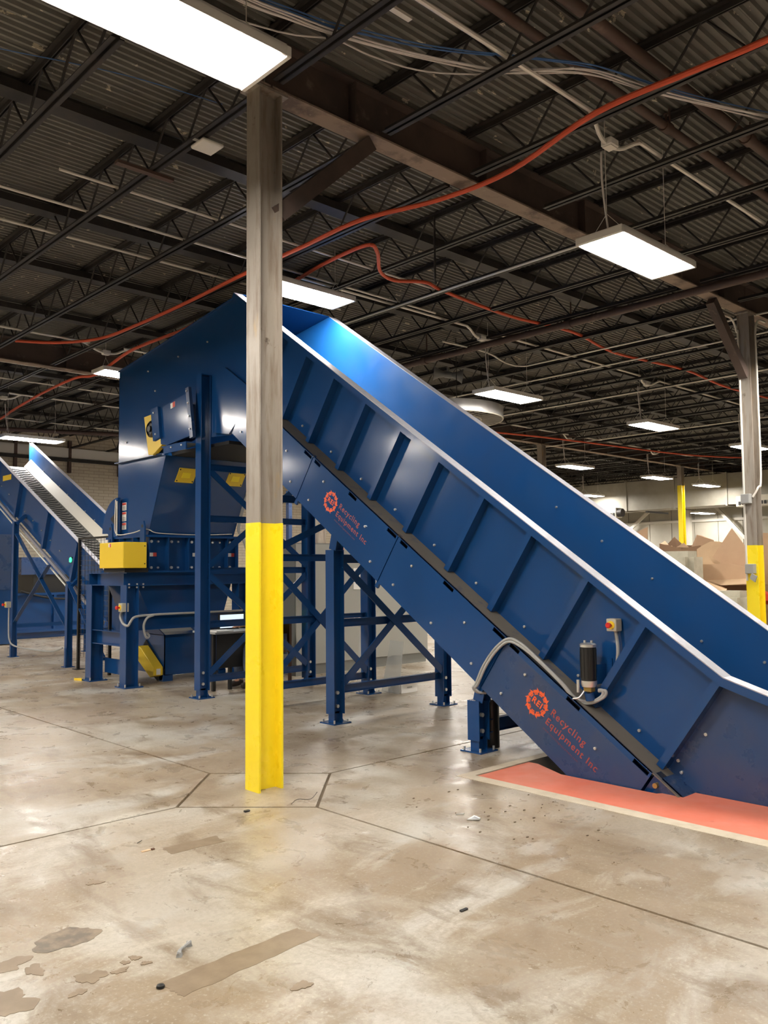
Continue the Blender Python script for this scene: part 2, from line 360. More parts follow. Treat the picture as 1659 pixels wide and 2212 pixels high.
wb = MB().box(GX[0]-0.2, GX[-1]+0.2, 23.5, 23.7, -0.06, 5.5); struct('wall_back', wb, M_BRICK)
WR = struct('wall_right', MB().box(33.06, 33.2, GY[0], 23.5, -0.06, 5.5), M_WALLM)
for k in range(33):
    y = 23.45 - k*1.0
    obj('panel', MB().box(33.02, 33.06, y-0.975, y, 0.0, 5.4), M_WALLM, WR)
for z in (1.6, 3.35): obj('girt', MB().box(32.92, 33.02, GY[0]+0.1, 23.4, z-0.05, z+0.05), M_BRACE, WR)
for y in (8.2, 12.4, 16.6, 20.8): obj('wall_post', MB().isec((32.8, y, 0), (32.8, y, 5.3), 0.22, 0.16, 0.012, 0.01, (1,0,0)), M_BRACE, WR)
for (ya, za, yb, zb) in ((20.6, 2.0, 16.8, 5.0), (16.4, 5.0, 12.5, 0.6), (12.2, 1.0, 8.4, 4.6)):
    obj('wall_brace', MB().bar((32.68, ya, za), (32.68, yb, zb), 0.06, 0.12), M_BRACE, WR)
struct('wall_left', MB().box(GX[0]-0.2, GX[0], GY[0], 23.5, -0.06, 5.5), M_WALLM)
struct('wall_front', MB().box(GX[0]-0.2, 33.2, GY[0]-0.2, GY[0], -0.06, 5.5), M_WALLM)
CEIL = struct('ceiling', MB().box(GX[0]-0.2, 33.2, GY[0]-0.2, 23.7, 5.455, 5.55), M_DECK)
# corrugated roof sheets, ribs along X
def deck_mesh(L):
    m = MB(); P = 0.077; n = 10; pts = []
    for k in range(n):
        for (u, h) in ((0.0, 0), (0.30, 0), (0.42, 0.032), (0.88, 0.032)): pts.append(((k+u)*P, 5.405+h))
    pts.append((n*P + 0.012, 5.405))
    vs = [(0, y, z) for y, z in pts] + [(L, y, z) for y, z in pts]; q = len(pts)
    return m.add(vs, [(i, i+1, q+i+1, q+i) for i in range(q-1)])
dm = mesh('deck_sheet', deck_mesh(8.05), M_DECK, recalc=False); dml = mesh('deck_sheet_end', deck_mesh(5.40), M_DECK, recalc=False)
for j in range(38):
    y = -5.3 + j*0.77
    if y > 23.4: break
    for i in range(6):
        x = GX[i]
        if y < 1.0 and not (1 <= i <= 2): continue
        if i == 0 and y > 10: continue
        inst('deck_sheet', dm if i < 5 else dml, (x, min(y, 23.5-0.785), random.choice((0.0, 0.003))), CEIL)

# ------------------------------------------------------------------ girders, columns, joists
def girder(x0, x1, y, label):
    t = thing('roof_girder', label, 'girder', ((x0+x1)/2, y, 4.97), 'roof girders')
    obj('web', MB().box(x0, x1, y-0.005, y+0.005, 4.985, 5.345), M_GIRD, t)
    obj('bottom_flange', MB().box(x0, x1, y-0.09, y+0.09, 4.97, 4.985), M_GIRDL, t)
    obj('top_flange', MB().box(x0, x1, y-0.09, y+0.09, 5.345, 5.36), M_GIRD, t)
    n = 5
    for k in range(n):
        x = x0 + (k + 0.5)*(x1-x0)/n
        obj('stiffener', MB().box(x-0.006, x+0.006, y-0.085, y+0.085, 4.985, 5.345), M_GIRD, t)
    return t
COLX = [-4.57, 3.47, 11.51, 19.55, 27.59]; COLY = [4.90, 14.2]
xs = [-12.6] + COLX + [33.0]
GL = {(True, -13): 'brown roof girder running past the open floor to the left wall', (True, -5): 'brown roof girder behind the lamp at the yellow-base column top', (True, 3): 'flaking brown roof girder from the yellow-base column to the conduit-clad column', (True, 12): 'brown roof girder beyond the conduit-clad column', (True, 20): 'brown roof girder over the far aisle', (True, 28): 'brown roof girder ending at the pale metal wall',
      (False, -13): 'dark roof girder on the left wall, shredder side', (False, -5): 'dark roof girder beside the long pale conduits', (False, 3): 'dark roof girder behind the hood above the outfeed conveyor', (False, 12): 'dark roof girder between the cabinet column and the dark far column', (False, 20): 'dark roof girder from the dark far column to the yellow far column', (False, 28): 'dark roof girder from the yellow far column to the pale wall'}
for y in COLY:
    for a, b in zip(xs[:-1], xs[1:]):
        girder(a+0.01, b-0.01, y, GL[(y < 10, round(a))])
def col_sec(x, y, z0, z1, grow=0.0):
    return MB().isec((x, y, z0), (x, y, z1), 0.20+grow, 0.158+grow, 0.012+grow, 0.009+grow, (1,0,0))
def column(x, y, label, paint=1.83, knees=(), top=4.945):
    t = thing('steel_column', label, 'column', (x, y, 0))
    obj('shaft', col_sec(x, y, 0, top), M_STEEL, t)
    obj('painted_base', col_sec(x, y, 0.0, paint, 0.004), M_YEL, t, label='bright yellow painted lower section')
    obj('cap_plate', MB().box(x-0.15, x+0.15, y-0.09, y+0.09, top, top+0.02), M_STEEL, t)
    for s in knees:
        obj('knee_brace', MB().bar((x+s*0.10, y, 4.08), (x+s*1.02, y, 4.93), 0.11, 0.12), M_GIRD, t, label='brown diagonal knee brace')
    return t
column(3.47, 4.90, 'steel column with yellow base standing in front of the conveyor', knees=(1,))
C2 = column(11.51, 4.90, 'steel column with yellow base and conduits beside the cardboard pile', 1.775, (-1,))
column(11.51, 14.2, 'steel column behind the grey electrical cabinets', 1.8)
column(19.55, 14.2, 'dark steel column far behind the conveyor with two cords', 1.8)
column(27.59, 14.2, 'far steel column painted yellow nearly to the top', 4.3)
column(-4.57, 4.90, 'steel column out in the open floor by the left wall', 1.8)
# column 2 conduits and boxes
for dx, dy, nm in ((-0.115, 0.06, 'a'), (0.03, -0.085, 'b')):
    if nm == 'a':
        pts = spline([(11.0, 4.98, 4.86), (11.25, 4.98, 4.86), (11.37, 4.97, 4.7), (11.39, 4.96, 4.4), (11.39, 4.96, 1.3)], 5)
        tag(obj('conduit', MB().tube(pts, 0.014), M_COND, None, smooth=True), 'thin conduit down the edge of the conduit-clad yellow-base column', 'conduit')
    else:
        pts = spline([(11.9, 4.80, 4.9), (11.65, 4.79, 4.87), (11.55, 4.79, 4.7), (11.55, 4.79, 4.3), (11.55, 4.79, 2.75), (11.44, 4.79, 2.55), (11.40, 4.85, 2.42)], 5)
        tag(obj('conduit', MB().tube(pts, 0.014), M_COND, None, smooth=True), 'thin conduit running down the web of the column by the cardboard', 'conduit')
def jbox(loc, label, s=(0.09, 0.12, 0.13), m=None):
    x, y, z = loc; t = thing('junction_box', label, 'electrical box', (x, y, z - s[2]/2))
    obj('enclosure', MB().box(x-s[0]/2, x+s[0]/2, y-s[1]/2, y+s[1]/2, z-s[2]/2, z+s[2]/2), m or M_GREY, t, bevel=0.006)
    obj('cover_plate', MB().box(x-s[0]/2-0.006, x-s[0]/2, y-s[1]/2+0.008, y+s[1]/2-0.008, z-s[2]/2+0.008, z+s[2]/2-0.008), m or M_GREY, t)
    return t
jbox((11.36, 4.92, 2.40), 'grey junction box high on the conduit-clad column')
jbox((11.37, 4.90, 1.46), 'grey outlet box on the yellow base of the conduit-clad column', m=M_CAB)
tag(obj('outlet_cover', MB().prism([(11.30, 4.86, 1.40), (11.30, 4.79, 1.36), (11.30, 4.82, 1.28), (11.30, 4.89, 1.33)], (0.02, 0, 0)), M_CAB), 'flipped-open grey outlet cover hanging below its box', 'cover')

def joist_proto():
    Lh = 4.60
    t = thing('roof_joist', 'black open-web roof joist with zigzag bar web under the deck', 'joist', (0, 0, 4.985), 'open-web roof joists')
    tc = MB(); bc = MB()
    for s in (-1, 1):
        tc.box(s*0.008, s*0.05, -Lh, Lh, 5.388, 5.40); tc.box(s*0.008, s*0.016, -Lh, Lh, 5.345, 5.40)
        bc.box(s*0.010, s*0.048, -Lh+0.1, Lh-0.1, 4.985, 4.993); bc.box(s*0.010, s*0.017, -Lh+0.1, Lh-0.1, 4.985, 5.03)
    for mb in (tc, bc):
        # fix negative-extent boxes
        pass
    obj('top_chord', tc, M_JOIST, t); obj('bottom_chord', bc, M_JOIST, t)
    pts = [(0, -Lh, 5.37)]; y = -Lh + 0.45; lo = True
    while y < Lh - 0.2:
        pts.append((0, y, 5.005 if lo else 5.375)); lo = not lo; y += 0.31
    pts.append((0, Lh, 5.37))
    w = MB()
    for a, b in zip(pts[:-1], pts[1:]): w.cyl(a, b, 0.0105, 6)
    obj('web', w, M_JOIST, t)
    return t
jp = joist_proto(); first = True
JL = {0: 'black open-web roof joist on the data cable side of the flaking girder', 1: 'black open-web roof joist between the flaking girder and the shredder girder', 2: 'black open-web roof joist between the shredder girder and the brick wall'}
JS = {(1, 0): 'black open-web roof joist holding the white access point', (1, 2): 'black open-web roof joist that the thick orange hose follows over the hood', (0, 2): 'black open-web roof joist that the thick orange hose follows past the data cables', (1, 4): 'black open-web roof joist with a pale conduit strapped under it above the conveyor'}
for bay, yc in ((1, 9.55), (0, 0.25), (2, 18.85)):
    for k in range(-7, 28):
        x = 3.48 + 1.07*k
        if bay == 0 and not (-2 <= k <= 12): continue
        if bay == 1 and k < -3: continue
        if bay == 2 and k < -1: continue
        if x > 32.6: continue
        o = jp if first else copy_tree(jp)
        first = False
        o.location = (x, yc, 4.985)
        o['label'] = JL[bay] if (bay, k) not in JS else JS[(bay, k)]
# cross bridging channels between joists
for n, y in enumerate((6.66, 8.72, 10.40, 12.3, 16.2, 18.2, 20.3)):
    x0, x1 = (-1, 32.5)
    tag(obj('bridging_channel', MB().box(x0, x1, y-0.085, y+0.085, 5.255, 5.335), M_JOIST), 'dark bridging channel running across the roof joists', 'roof beam', 'bridging channels')
# ------------------------------------------------------------------ high-bay lamps
def lamp_proto():
    t = thing('high_bay_lamp', 'x', 'lamp', (0, 0, 4.27), 'hanging high bay lamps')
    L, Wd = 0.61, 0.225; z = 4.27
    h = MB(); h.box(-L, L, -Wd, Wd, z+0.05, z+0.062)
    for s in (-1, 1):
        h.hexa([(-L, s*Wd, z), (L, s*Wd, z), (L, s*(Wd-0.012), z), (-L, s*(Wd-0.012), z)], [(-L, s*Wd, z+0.06), (L, s*Wd, z+0.06), (L, s*(Wd-0.02), z+0.06), (-L, s*(Wd-0.02), z+0.06)])
    obj('housing', h, M_HOUS, t)
    obj('diffuser', MB().hexa([(-L+.03, -Wd+.02, z-.006), (L-.03, -Wd+.02, z-.006), (L-.03, Wd-.02, z-.006), (-L+.03, Wd-.02, z-.006)], [(-L+.02, -Wd+.014, z+.03), (L-.02, -Wd+.014, z+.03), (L-.02, Wd-.014, z+.03), (-L+.02, Wd-.014, z+.03)]), M_LAMP, t, label='glowing white diffuser')
    for s in (-1, 1):
        obj('end_cap', MB().box(s*L - (0.0 if s > 0 else 0.035), s*L + (0.035 if s > 0 else 0.0), -Wd, Wd, z-0.004, z+0.062), M_HOUS, t, bevel=0.006)
    return t
def lamp_hang(t, x, y, z):
    top = 5.42
    for s in (-1, 1):
        xx = x + s*0.5
        m = MB(); m.cyl((xx, y, min(z+0.25, top-0.3)), (xx, y, top), 0.0035, 5)
        for q in (-1, 1): m.cyl((xx, y+q*0.17, z+0.06), (xx, y, min(z+0.25, top-0.3)), 0.003, 5)
        obj('suspension_wire', m, M_COND, t)
    if top - z > 0.75:
        p = spline([(x-0.56, y, 5.02), (x-0.545, y+0.01, z+0.55), (x-0.52, y, z+0.28), (x-0.47, y, z+0.06)], 6)
        obj('power_cord', MB().tube(p, 0.009, 6), M_WHITEC, t, smooth=True)
lp = lamp_proto(); firstl = True
LAMPS = [
 (2.04, 3.76, 4.27, 'glowing high bay lamp hung in front of the yellow-base column top'),
 (6.72, 3.79, 4.25, 'glowing high bay lamp hung beside the orange hose and white conduit'),
 (6.06, 7.78, 4.75, 'glowing high bay lamp tight under the joists above the conveyor head'),
 (6.68, 13.25, 4.80, 'glowing high bay lamp just behind the blue hood'),
 (6.84, 18.16, 4.315, 'glowing high bay lamp over the outfeed conveyor'),
 (10.86, 8.52, 4.28, 'glowing high bay lamp by the curved overhead track'),
 (15.40, 8.46, 4.28, 'glowing high bay lamp in the aisle toward the conduit-clad column'),
 (19.95, 8.50, 4.28, 'glowing high bay lamp seen past the conduit-clad column'),
 (20.0, 13.4, 4.28, 'glowing far high bay lamp near the dark far column'),
 (24.5, 13.4, 4.28, 'glowing far high bay lamp in front of the duct'),
 (28.25, 13.6, 4.28, 'glowing far high bay lamp close to the duct grille'),
 (28.5, 18.4, 4.28, 'glowing far high bay lamp by the sloping duct transition'),
 (31.6, 15.4, 3.55, 'small glowing lamp under the duct near the yellow far column'),
 (31.6, 19.6, 3.35, 'small glowing lamp under the duct by the wall corner'),
 (10.9, 13.3, 4.28, None), (15.4, 13.4, 4.28, None), (2.05, 8.45, 4.27, None), (-2.6, 13.3, 4.27, None), (-2.6, 18.1, 4.27, None), (2.05, 18.1, 4.27, None), (-7.2, 3.77, 4.27, None), (-7.2, 8.45, 4.27, None), (-7.2, 13.3, 4.27, None), (-7.2, 18.1, 4.27, None), (2.05, 13.3, 4.27, None), (-2.6, 3.77, 4.27, None), (-2.6, 8.45, 4.27, None),
 (2.05, -1.0, 4.27, None), (6.7, -1.0, 4.27, None), (11.0, -1.0, 4.27, None), (-2.6, -1.0, 4.27, None), (11.0, 3.8, 4.27, None), (15.5, 3.8, 4.27, None), (20.0, 3.8, 4.27, None),
 (10.9, 18.1, 4.28, None), (15.4, 18.1, 4.28, None), (20.0, 18.3, 4.28, None), (24.5, 8.5, 4.28, None), (24.2, 18.3, 4.28, None)]
for (x, y, z, lab) in LAMPS:
    t = lp if firstl else copy_tree(lp)
    if firstl: firstl = False
    for c in [c for c in t.children if c.name.startswith(('suspension', 'power'))]: bpy.data.objects.remove(c)
    t.location = (x, y, z); t['label'] = lab or 'glowing high bay lamp of the lamp grid under the roof'
    lamp_hang(t, x, y, z)

# ------------------------------------------------------------------ conduits, hoses, cables, pipes under the roof
def run(name, pts, r, m, label, cat, sub=6, n=8, group=None):
    return tag(obj(name, MB().tube(spline(pts, sub) if sub > 1 else pts, r, n), m, None, smooth=True), label, cat, group)
Z = 5.055
for (y, x0, x1, lab) in ((7.23, 2.92, 9.0, 'straight pale conduit whose end starts beside the white access point'), (7.92, 0.2, 8.5, 'straight pale conduit over the hood, second from the access point'), (8.67, 0.2, 7.4, 'straight pale conduit over the hood, third from the access point'),
                    (14.42, 0.5, 12.0, 'long pale conduit along the shredder side girder'), (14.62, 0.5, 12.0, 'upper long pale conduit along the shredder side girder'), (15.9, 2.0, 12.0, 'pale conduit over the outfeed conveyor lamp'), (20.0, 3.0, 16.0, 'pale conduit high near the brick wall')):
    run('conduit', [(x0, y, Z), (x1, y, Z)], 0.014, M_COND, lab, 'conduit', 1)
# lamp-row conduits with dips at each drop
def row(y, x0, x1, drops, lab, z=5.06):
    pts = [(x0, y, z)]
    for d in drops:
        pts += [(d-0.75, y, z), (d-0.42, y+0.0, z-0.01), (d-0.12, y+0.09, z-0.085), (d+0.14, y+0.09, z-0.085), (d+0.32, y, z-0.005), (d+0.6, y, z)]
    pts.append((x1, y, z))
    run('conduit', pts, 0.018, M_COND, lab, 'conduit', 4)
    for d in drops:
        if d > 26 or d < 1: continue
        t = thing('conduit_box', 'pale conduit box feeding the lamp cord below it', 'electrical box', (d, y+0.09, z-0.14), 'conduit boxes over the lamps')
        obj('enclosure', MB().box(d-0.06, d+0.06, y+0.04, y+0.14, z-0.12, z-0.055), M_HOUS, t, bevel=0.008)
        obj('cover_plate', MB().box(d-0.05, d+0.05, y+0.05, y+0.13, z-0.126, z-0.12), M_COND, t)
row(3.52, 1.0, 16.0, (6.0, 10.3), 'bent pale conduit feeding the lamp beside the orange hose')
row(8.05, 6.2, 27.0, (9.75, 14.6, 19.2), 'bent pale conduit feeding the aisle lamps')
row(12.55, 0.5, 10.0, (5.9,), 'bent pale conduit feeding the lamp behind the blue hood')
row(17.2, 0.5, 13.0, (5.95,), 'bent pale conduit feeding the outfeed conveyor lamp')
row(13.0, 12.0, 31.0, (19.3, 23.8), 'bent pale conduit feeding the far lamps')
run('conduit', [(7.66, 4.95, 4.955), (7.66, 13.6, 4.955)], 0.014, M_COND, 'pale conduit strapped under a joist above the conveyor', 'conduit', 1)
run('conduit', [(9.4, 8.62, 4.96), (10.4, 8.60, 4.96), (11.1, 8.75, 4.93), (11.5, 8.72, 4.93), (11.65, 8.4, 4.96), (11.65, 7.0, 4.96), (11.65, 4.6, 4.96)], 0.014, M_COND, 'pale conduit with a swept bend by the curved track', 'conduit')
run('conduit', [(12.66, 4.8, 4.965), (12.7, 11.5, 4.965)], 0.014, M_COND, 'straight pale conduit under a joist past the swept conduit', 'conduit', 1)
run('conduit', [(20.0, 6.0, 4.965), (20.0, 19.0, 4.965)], 0.014, M_COND, 'far straight pale conduit under a joist', 'conduit', 1)
run('conduit', [(15.1, 6.0, 4.965), (15.1, 15.0, 4.965)], 0.014, M_COND, 'pale conduit under a joist near the aisle lamp', 'conduit', 1)
ho = run('air_hose', [(5.50, 1.2, 4.96), (5.493, 2.121, 4.93), (5.466, 2.613, 4.93), (5.438, 3.391, 4.93), (5.66, 4.38, 4.905), (5.655, 5.197, 4.925), (5.429, 6.039, 4.93), (5.429, 6.921, 4.93), (5.433, 8.05, 4.93), (5.485, 9.489, 4.93), (5.481, 10.729, 4.93), (5.41, 11.735, 4.93), (5.15, 12.648, 5.0), (4.7, 13.2, 5.06)], 0.023, M_ORANGE, 'thick orange hose sagging along a joist from the column toward the hood', 'hose')
run('air_hose', [(6.35, 9.4, 5.03), (6.17, 8.05, 5.02), (6.07, 7.40, 5.02), (6.06, 6.66, 5.02), (6.29, 6.73, 5.02), (6.66, 7.08, 4.99), (7.0, 7.2, 4.99), (7.41, 7.06, 5.02), (7.84, 7.14, 5.02), (9.24, 7.2, 5.0), (10.7, 7.14, 5.03), (12.17, 7.32, 5.0), (14.3, 7.2, 5.03), (16.2, 7.3, 5.0), (19.0, 7.2, 5.03)], 0.022, M_ORANGE, 'thin orange hose with a sharp kink crossing the joists', 'hose')
run('air_hose', [(6.05, 10.2, 4.93), (6.033, 10.559, 4.9), (5.996, 11.584, 4.9), (6.041, 12.276, 4.9), (6.30, 13.9, 4.9), (6.15, 14.39, 4.9), (6.219, 16.053, 4.9), (6.418, 18.041, 4.9), (6.583, 19.334, 4.9), (6.7, 21, 4.95)], 0.024, M_ORANGE, 'orange hose running on behind the hood toward the brick wall', 'hose')
run('air_hose', [(14.0, 14.0, 4.9), (18.0, 13.0, 4.88), (24.0, 12.2, 4.86), (27.0, 11.2, 4.9)], 0.022, M_ORANGE, 'far orange hose crossing toward the duct', 'hose')
BND = [(2.2, 4.36, 5.1), (2.888, 4.284, 5.08), (3.175, 4.233, 5.08), (3.441, 4.181, 5.08), (3.769, 4.083, 5.08), (4.096, 3.961, 5.08), (4.417, 3.815, 5.08), (4.607, 3.717, 5.08), (4.838, 3.521, 5.08), (5.075, 3.327, 5.09), (5.275, 3.223, 5.09), (5.558, 3.125, 5.08), (5.853, 3.023, 5.08), (6.24, 2.844, 5.07), (6.555, 2.692, 5.06), (6.717, 2.618, 5.06), (7.6, 2.2, 5.06)]
for k in range(4):
    run('data_cable', [(x + 0.010*math.sin(2.1*k + i*0.9), y + 0.018*(k-1.5), z + 0.008*math.sin(k*1.7 + i*0.8)) for i, (x, y, z) in enumerate(BND)], 0.0065, M_WHITEC, 'white data cable in the loose bundle across the joists', 'cable', 4, 6, 'white data cables')
run('data_cable', [(2.4, 4.6, 5.06), (3.196, 4.364, 5.05), (3.52, 4.18, 5.05), (3.825, 4.145, 5.05), (4.17, 4.035, 5.04), (4.452, 3.846, 5.04), (4.702, 3.625, 5.05), (5.018, 3.29, 5.07)], 0.006, M_WHITEC, 'single white data cable sagging below the bundle', 'cable', 4, 6)
BL = [(2.4, 4.4, 5.13), (3.108, 4.244, 5.12), (3.434, 4.172, 5.12), (3.742, 4.054, 5.12), (4.058, 3.924, 5.12), (4.351, 3.756, 5.12), (4.625, 3.563, 5.12), (4.913, 3.373, 5.12), (5.133, 3.247, 5.12), (5.373, 3.167, 5.12), (5.885, 3.001, 5.11), (6.344, 2.817, 5.1), (6.756, 2.633, 5.1), (7.6, 2.24, 5.1)]
for k in range(3):
    run('data_cable', [(x + 0.010*math.sin(1.3*k + i), y + 0.02*(k-1), z + 0.008*math.sin(k*2.2 + i*0.7)) for i, (x, y, z) in enumerate(BL)], 0.0055, M_BLUEC, 'blue data cable beside the white bundle', 'cable', 4, 6, 'blue data cables')
run('data_cable', [(1.2, 6.3, 5.2), (1.999, 6.029, 5.2), (2.428, 5.86, 5.2), (2.896, 5.709, 5.2), (3.548, 5.587, 5.2)], 0.004, M_BLUEC, 'thin blue data cable near the white access point', 'cable', 4, 6)
def pipe(p0, p1, r, lab):
    t = thing('sprinkler_pipe', lab, 'pipe', p0)
    obj('pipe_run', MB().tube([p0, p1], r, 12), M_PIPE, t, smooth=True)
    a, b = Vector(p0), Vector(p1); n = max(2, int((b-a).length/2.6))
    for k in range(n):
        q = a + (b-a)*((k+0.5)/n)
        obj('coupling', MB().cyl(q - (b-a).normalized()*0.05, q + (b-a).normalized()*0.05, r*1.3, 12), M_PIPE, t, smooth=True)
        obj('sprinkler_head', MB().cyl(q, q + Vector((0, 0, 0.10)), 0.012, 8).cyl(q + Vector((0, 0, 0.10)), q + Vector((0, 0, 0.115)), 0.022, 8), M_PIPE, t)
        obj('hanger', MB().bar(q + Vector((0.06, 0, 0)), q + Vector((0.06, 0, 5.39-q.z)), 0.008, 0.025, (1,0,0)), M_PIPE, t)
pipe((2.5, 3.38, 5.20), (10.5, 3.36, 5.20), 0.036, 'brown sprinkler pipe running beside the white data cables')
pipe((2.5, 3.03, 5.22), (12.0, 2.98, 5.22), 0.045, 'larger brown sprinkler pipe farther from the white data cables')
pipe((9.98, 2.5, 4.93), (9.98, 13.8, 4.93), 0.05, 'thick brown sprinkler main below the joists by the knee brace')
pipe((11.0, 18.4, 4.80), (5.0, 20.8, 4.80), 0.05, 'dark sprinkler pipe in front of the brick wall')
# access point, strip, horn speaker, dangling rod
t = thing('wifi_access_point', 'square white access point under a joist behind the column', 'access point', (3.575, 5.85, 4.96))
obj('body', MB().box(3.475, 3.675, 5.75, 5.95, 4.945, 4.98), M_HOUS, t, bevel=0.012, smooth=True); obj('bracket', MB().box(3.45, 3.58, 5.83, 5.87, 4.98, 4.99), M_GREY, t)
tag(obj('unistrut_strip', MB().box(3.15, 3.68, 6.57, 6.63, 4.955, 4.983), M_PIPE), 'short flat metal strip across a joist next to the access point', 'strip')
tag(obj('unistrut_strip', MB().box(3.30, 3.75, 3.66, 3.70, 5.035, 5.055), M_COND), 'short flat metal strip lying over the joist by the data cables', 'strip')
t = thing('hanging_rod', 'dark rod dangling from a joist above the conveyor', 'rod', (6.55, 6.1, 4.25))
obj('rod', MB().cyl((6.55, 6.10, 5.3), (6.56, 6.11, 4.62), 0.012, 8), M_JOIST, t); obj('hook', MB().tube(spline([(6.56, 6.11, 4.62), (6.575, 6.12, 4.57), (6.60, 6.13, 4.60)], 4), 0.008, 6), M_JOIST, t)
t = thing('horn_speaker', 'grey twin horn loudspeaker under the joists beyond the conveyor', 'loudspeaker', (10.8, 9.78, 4.6))
c0 = Vector((10.8, 9.78, 4.86)); ax = Vector((0.727, -0.686, -0.12))
for s in (1, -1):
    obj('horn', MB().lathe([(0.035, 0.0), (0.05, 0.03), (0.07, 0.10), (0.105, 0.17), (0.13, 0.20), (0.115, 0.195), (0.06, 0.10), (0.03, 0.05)], c0 + ax*s*0.05, ax*s, 18), M_SPK, t, smooth=True)
obj('driver', MB().cyl(c0 - ax*0.06, c0 + ax*0.06, 0.06, 14), M_SPK, t, smooth=True)
obj('bracket', MB().bar(c0, c0 + Vector((0, 0, 0.13)), 0.02, 0.05), M_BOLT, t)
# curved overhead track
t = thing('curved_overhead_track', 'curved pale metal track with slats hung beyond the conveyor', 'track', (11.26, 10.3, 4.1))
CX, CY, CZ = 11.26, 10.3, 4.18
def ringpts(R, z, a0, a1, n): return [(CX + R*math.cos(a0 + (a1-a0)*k/n), CY + R*math.sin(a0 + (a1-a0)*k/n), z) for k in range(n+1)]
A0, A1 = -math.pi*0.95, math.pi*0.95
band = MB(); o1 = ringpts(1.06, CZ, A0, A1, 48); 
for (p, q) in zip(o1[:-1], o1[1:]):
    band.hexa([p, q, (CX+(q[0]-CX)*0.985, CY+(q[1]-CY)*0.985, q[2]), (CX+(p[0]-CX)*0.985, CY+(p[1]-CY)*0.985, p[2])], [(p[0], p[1], CZ+0.2), (q[0], q[1], CZ+0.2), (CX+(q[0]-CX)*0.985, CY+(q[1]-CY)*0.985, CZ+0.2), (CX+(p[0]-CX)*0.985, CY+(p[1]-CY)*0.985, CZ+0.2)])
obj('outer_guard', band, M_GALV, t)
for R in (1.05, 0.66): obj('rail', MB().tube(ringpts(R, CZ, A0, A1, 48), 0.014, 6), M_LINER, t, smooth=True)
for k in range(40):
    a = A0 + (A1-A0)*k/39
    obj('slat', MB().bar((CX+0.66*math.cos(a), CY+0.66*math.sin(a), CZ), (CX+1.05*math.cos(a), CY+1.05*math.sin(a), CZ), 0.02, 0.012), M_LINER, t)
for a in (-2.2, 0, 2.2): obj('hanger', MB().cyl((CX+1.05*math.cos(a), CY+1.05*math.sin(a), CZ), (CX+1.05*math.cos(a), CY+1.05*math.sin(a), 5.42), 0.008, 6), M_JOIST, t)
# ------------------------------------------------------------------ duct by the far wall
t = thing('air_duct', 'large grey sheet metal duct along the far pale wall', 'duct', (30.1, 14, 3.65))
y = 7.5
secs = []
while y < 18.5:
    obj('duct_section', MB().box(29.5, 30.7, y, y+1.93, 3.68, 4.80), M_DUCT, t); obj('duct_flange', MB().box(29.46, 30.74, y+1.93, y+2.0, 3.64, 4.84), M_DUCT, t); y += 2.0
obj('duct_transition', MB().hexa([(29.5, y, 3.68), (30.7, y, 3.68), (30.7, y+2.2, 3.5), (29.2, y+2.2, 3.5)], [(29.5, y, 4.8), (30.7, y, 4.8), (30.7, y+2.2, 4.5), (29.2, y+2.2, 4.5)]), M_DUCT, t)
obj('duct_section', MB().box(29.2, 30.7, y+2.2, 23.3, 3.5, 4.5), M_DUCT, t)
for yy in (9.6, 13.0, 16.5, 19.6): obj('hanger_strut', MB().box(29.3, 30.9, yy-0.04, yy+0.04, 3.55, 3.62), M_JOIST, t)
for (gy, gz, lab) in ((12.2, 3.62, 'slatted air grille unit under the duct by the lamp'), (18.4, 3.50, 'slatted air grille unit under the duct near the sloping transition')):
    t = thing('grille_unit', lab, 'air grille', (29.2, gy, gz-0.25))
    obj('case', MB().box(29.05, 29.50, gy-0.75, gy+0.75, gz-0.08, gz+0.30), M_LINER, t, bevel=0.02)
    for k in range(11): obj('louvre', MB().box(29.03, 29.05, gy-0.68+k*0.125, gy-0.60+k*0.125, gz-0.02, gz+0.10), M_DARK, t)
    obj('blower', MB().cyl((29.2, gy-0.95, gz+0.1), (29.2, gy-0.75, gz+0.1), 0.16, 16), M_JOIST, t, smooth=True)
for k, (yy, zz) in enumerate(((11.0, 3.52), (10.6, 3.40), (10.2, 3.28))):
    tag(obj('cable_tray', MB().box(29.55+0.2*k, 29.67+0.2*k, yy-2.6, yy, zz-0.03, zz+0.03).box(29.58+0.2*k, 29.62+0.2*k, yy-1.3, yy-1.26, zz, 3.69), M_JOIST), 'dark cable tray stepping down below the duct', 'cable tray', 'dark cable trays')
# ------------------------------------------------------------------ pit cover plates
t = thing('pit_cover_plate', 'salmon red painted plate around the foot of the conveyor', 'floor plate', (5.0, 2, -0.03))
obj('front_plate', MB().xy([(4.772, -1.45), (5.245, -1.45), (5.245, 3.70), (5.40, 4.02), (5.40, 4.105), (4.772, 4.105)], -0.02, -0.004), M_RED, t)
obj('side_plate', MB().xy([(5.245, -1.45), (5.45, -1.45), (5.45, 2.80), (5.245, 2.95)], -0.02, -0.005), M_RED, t)
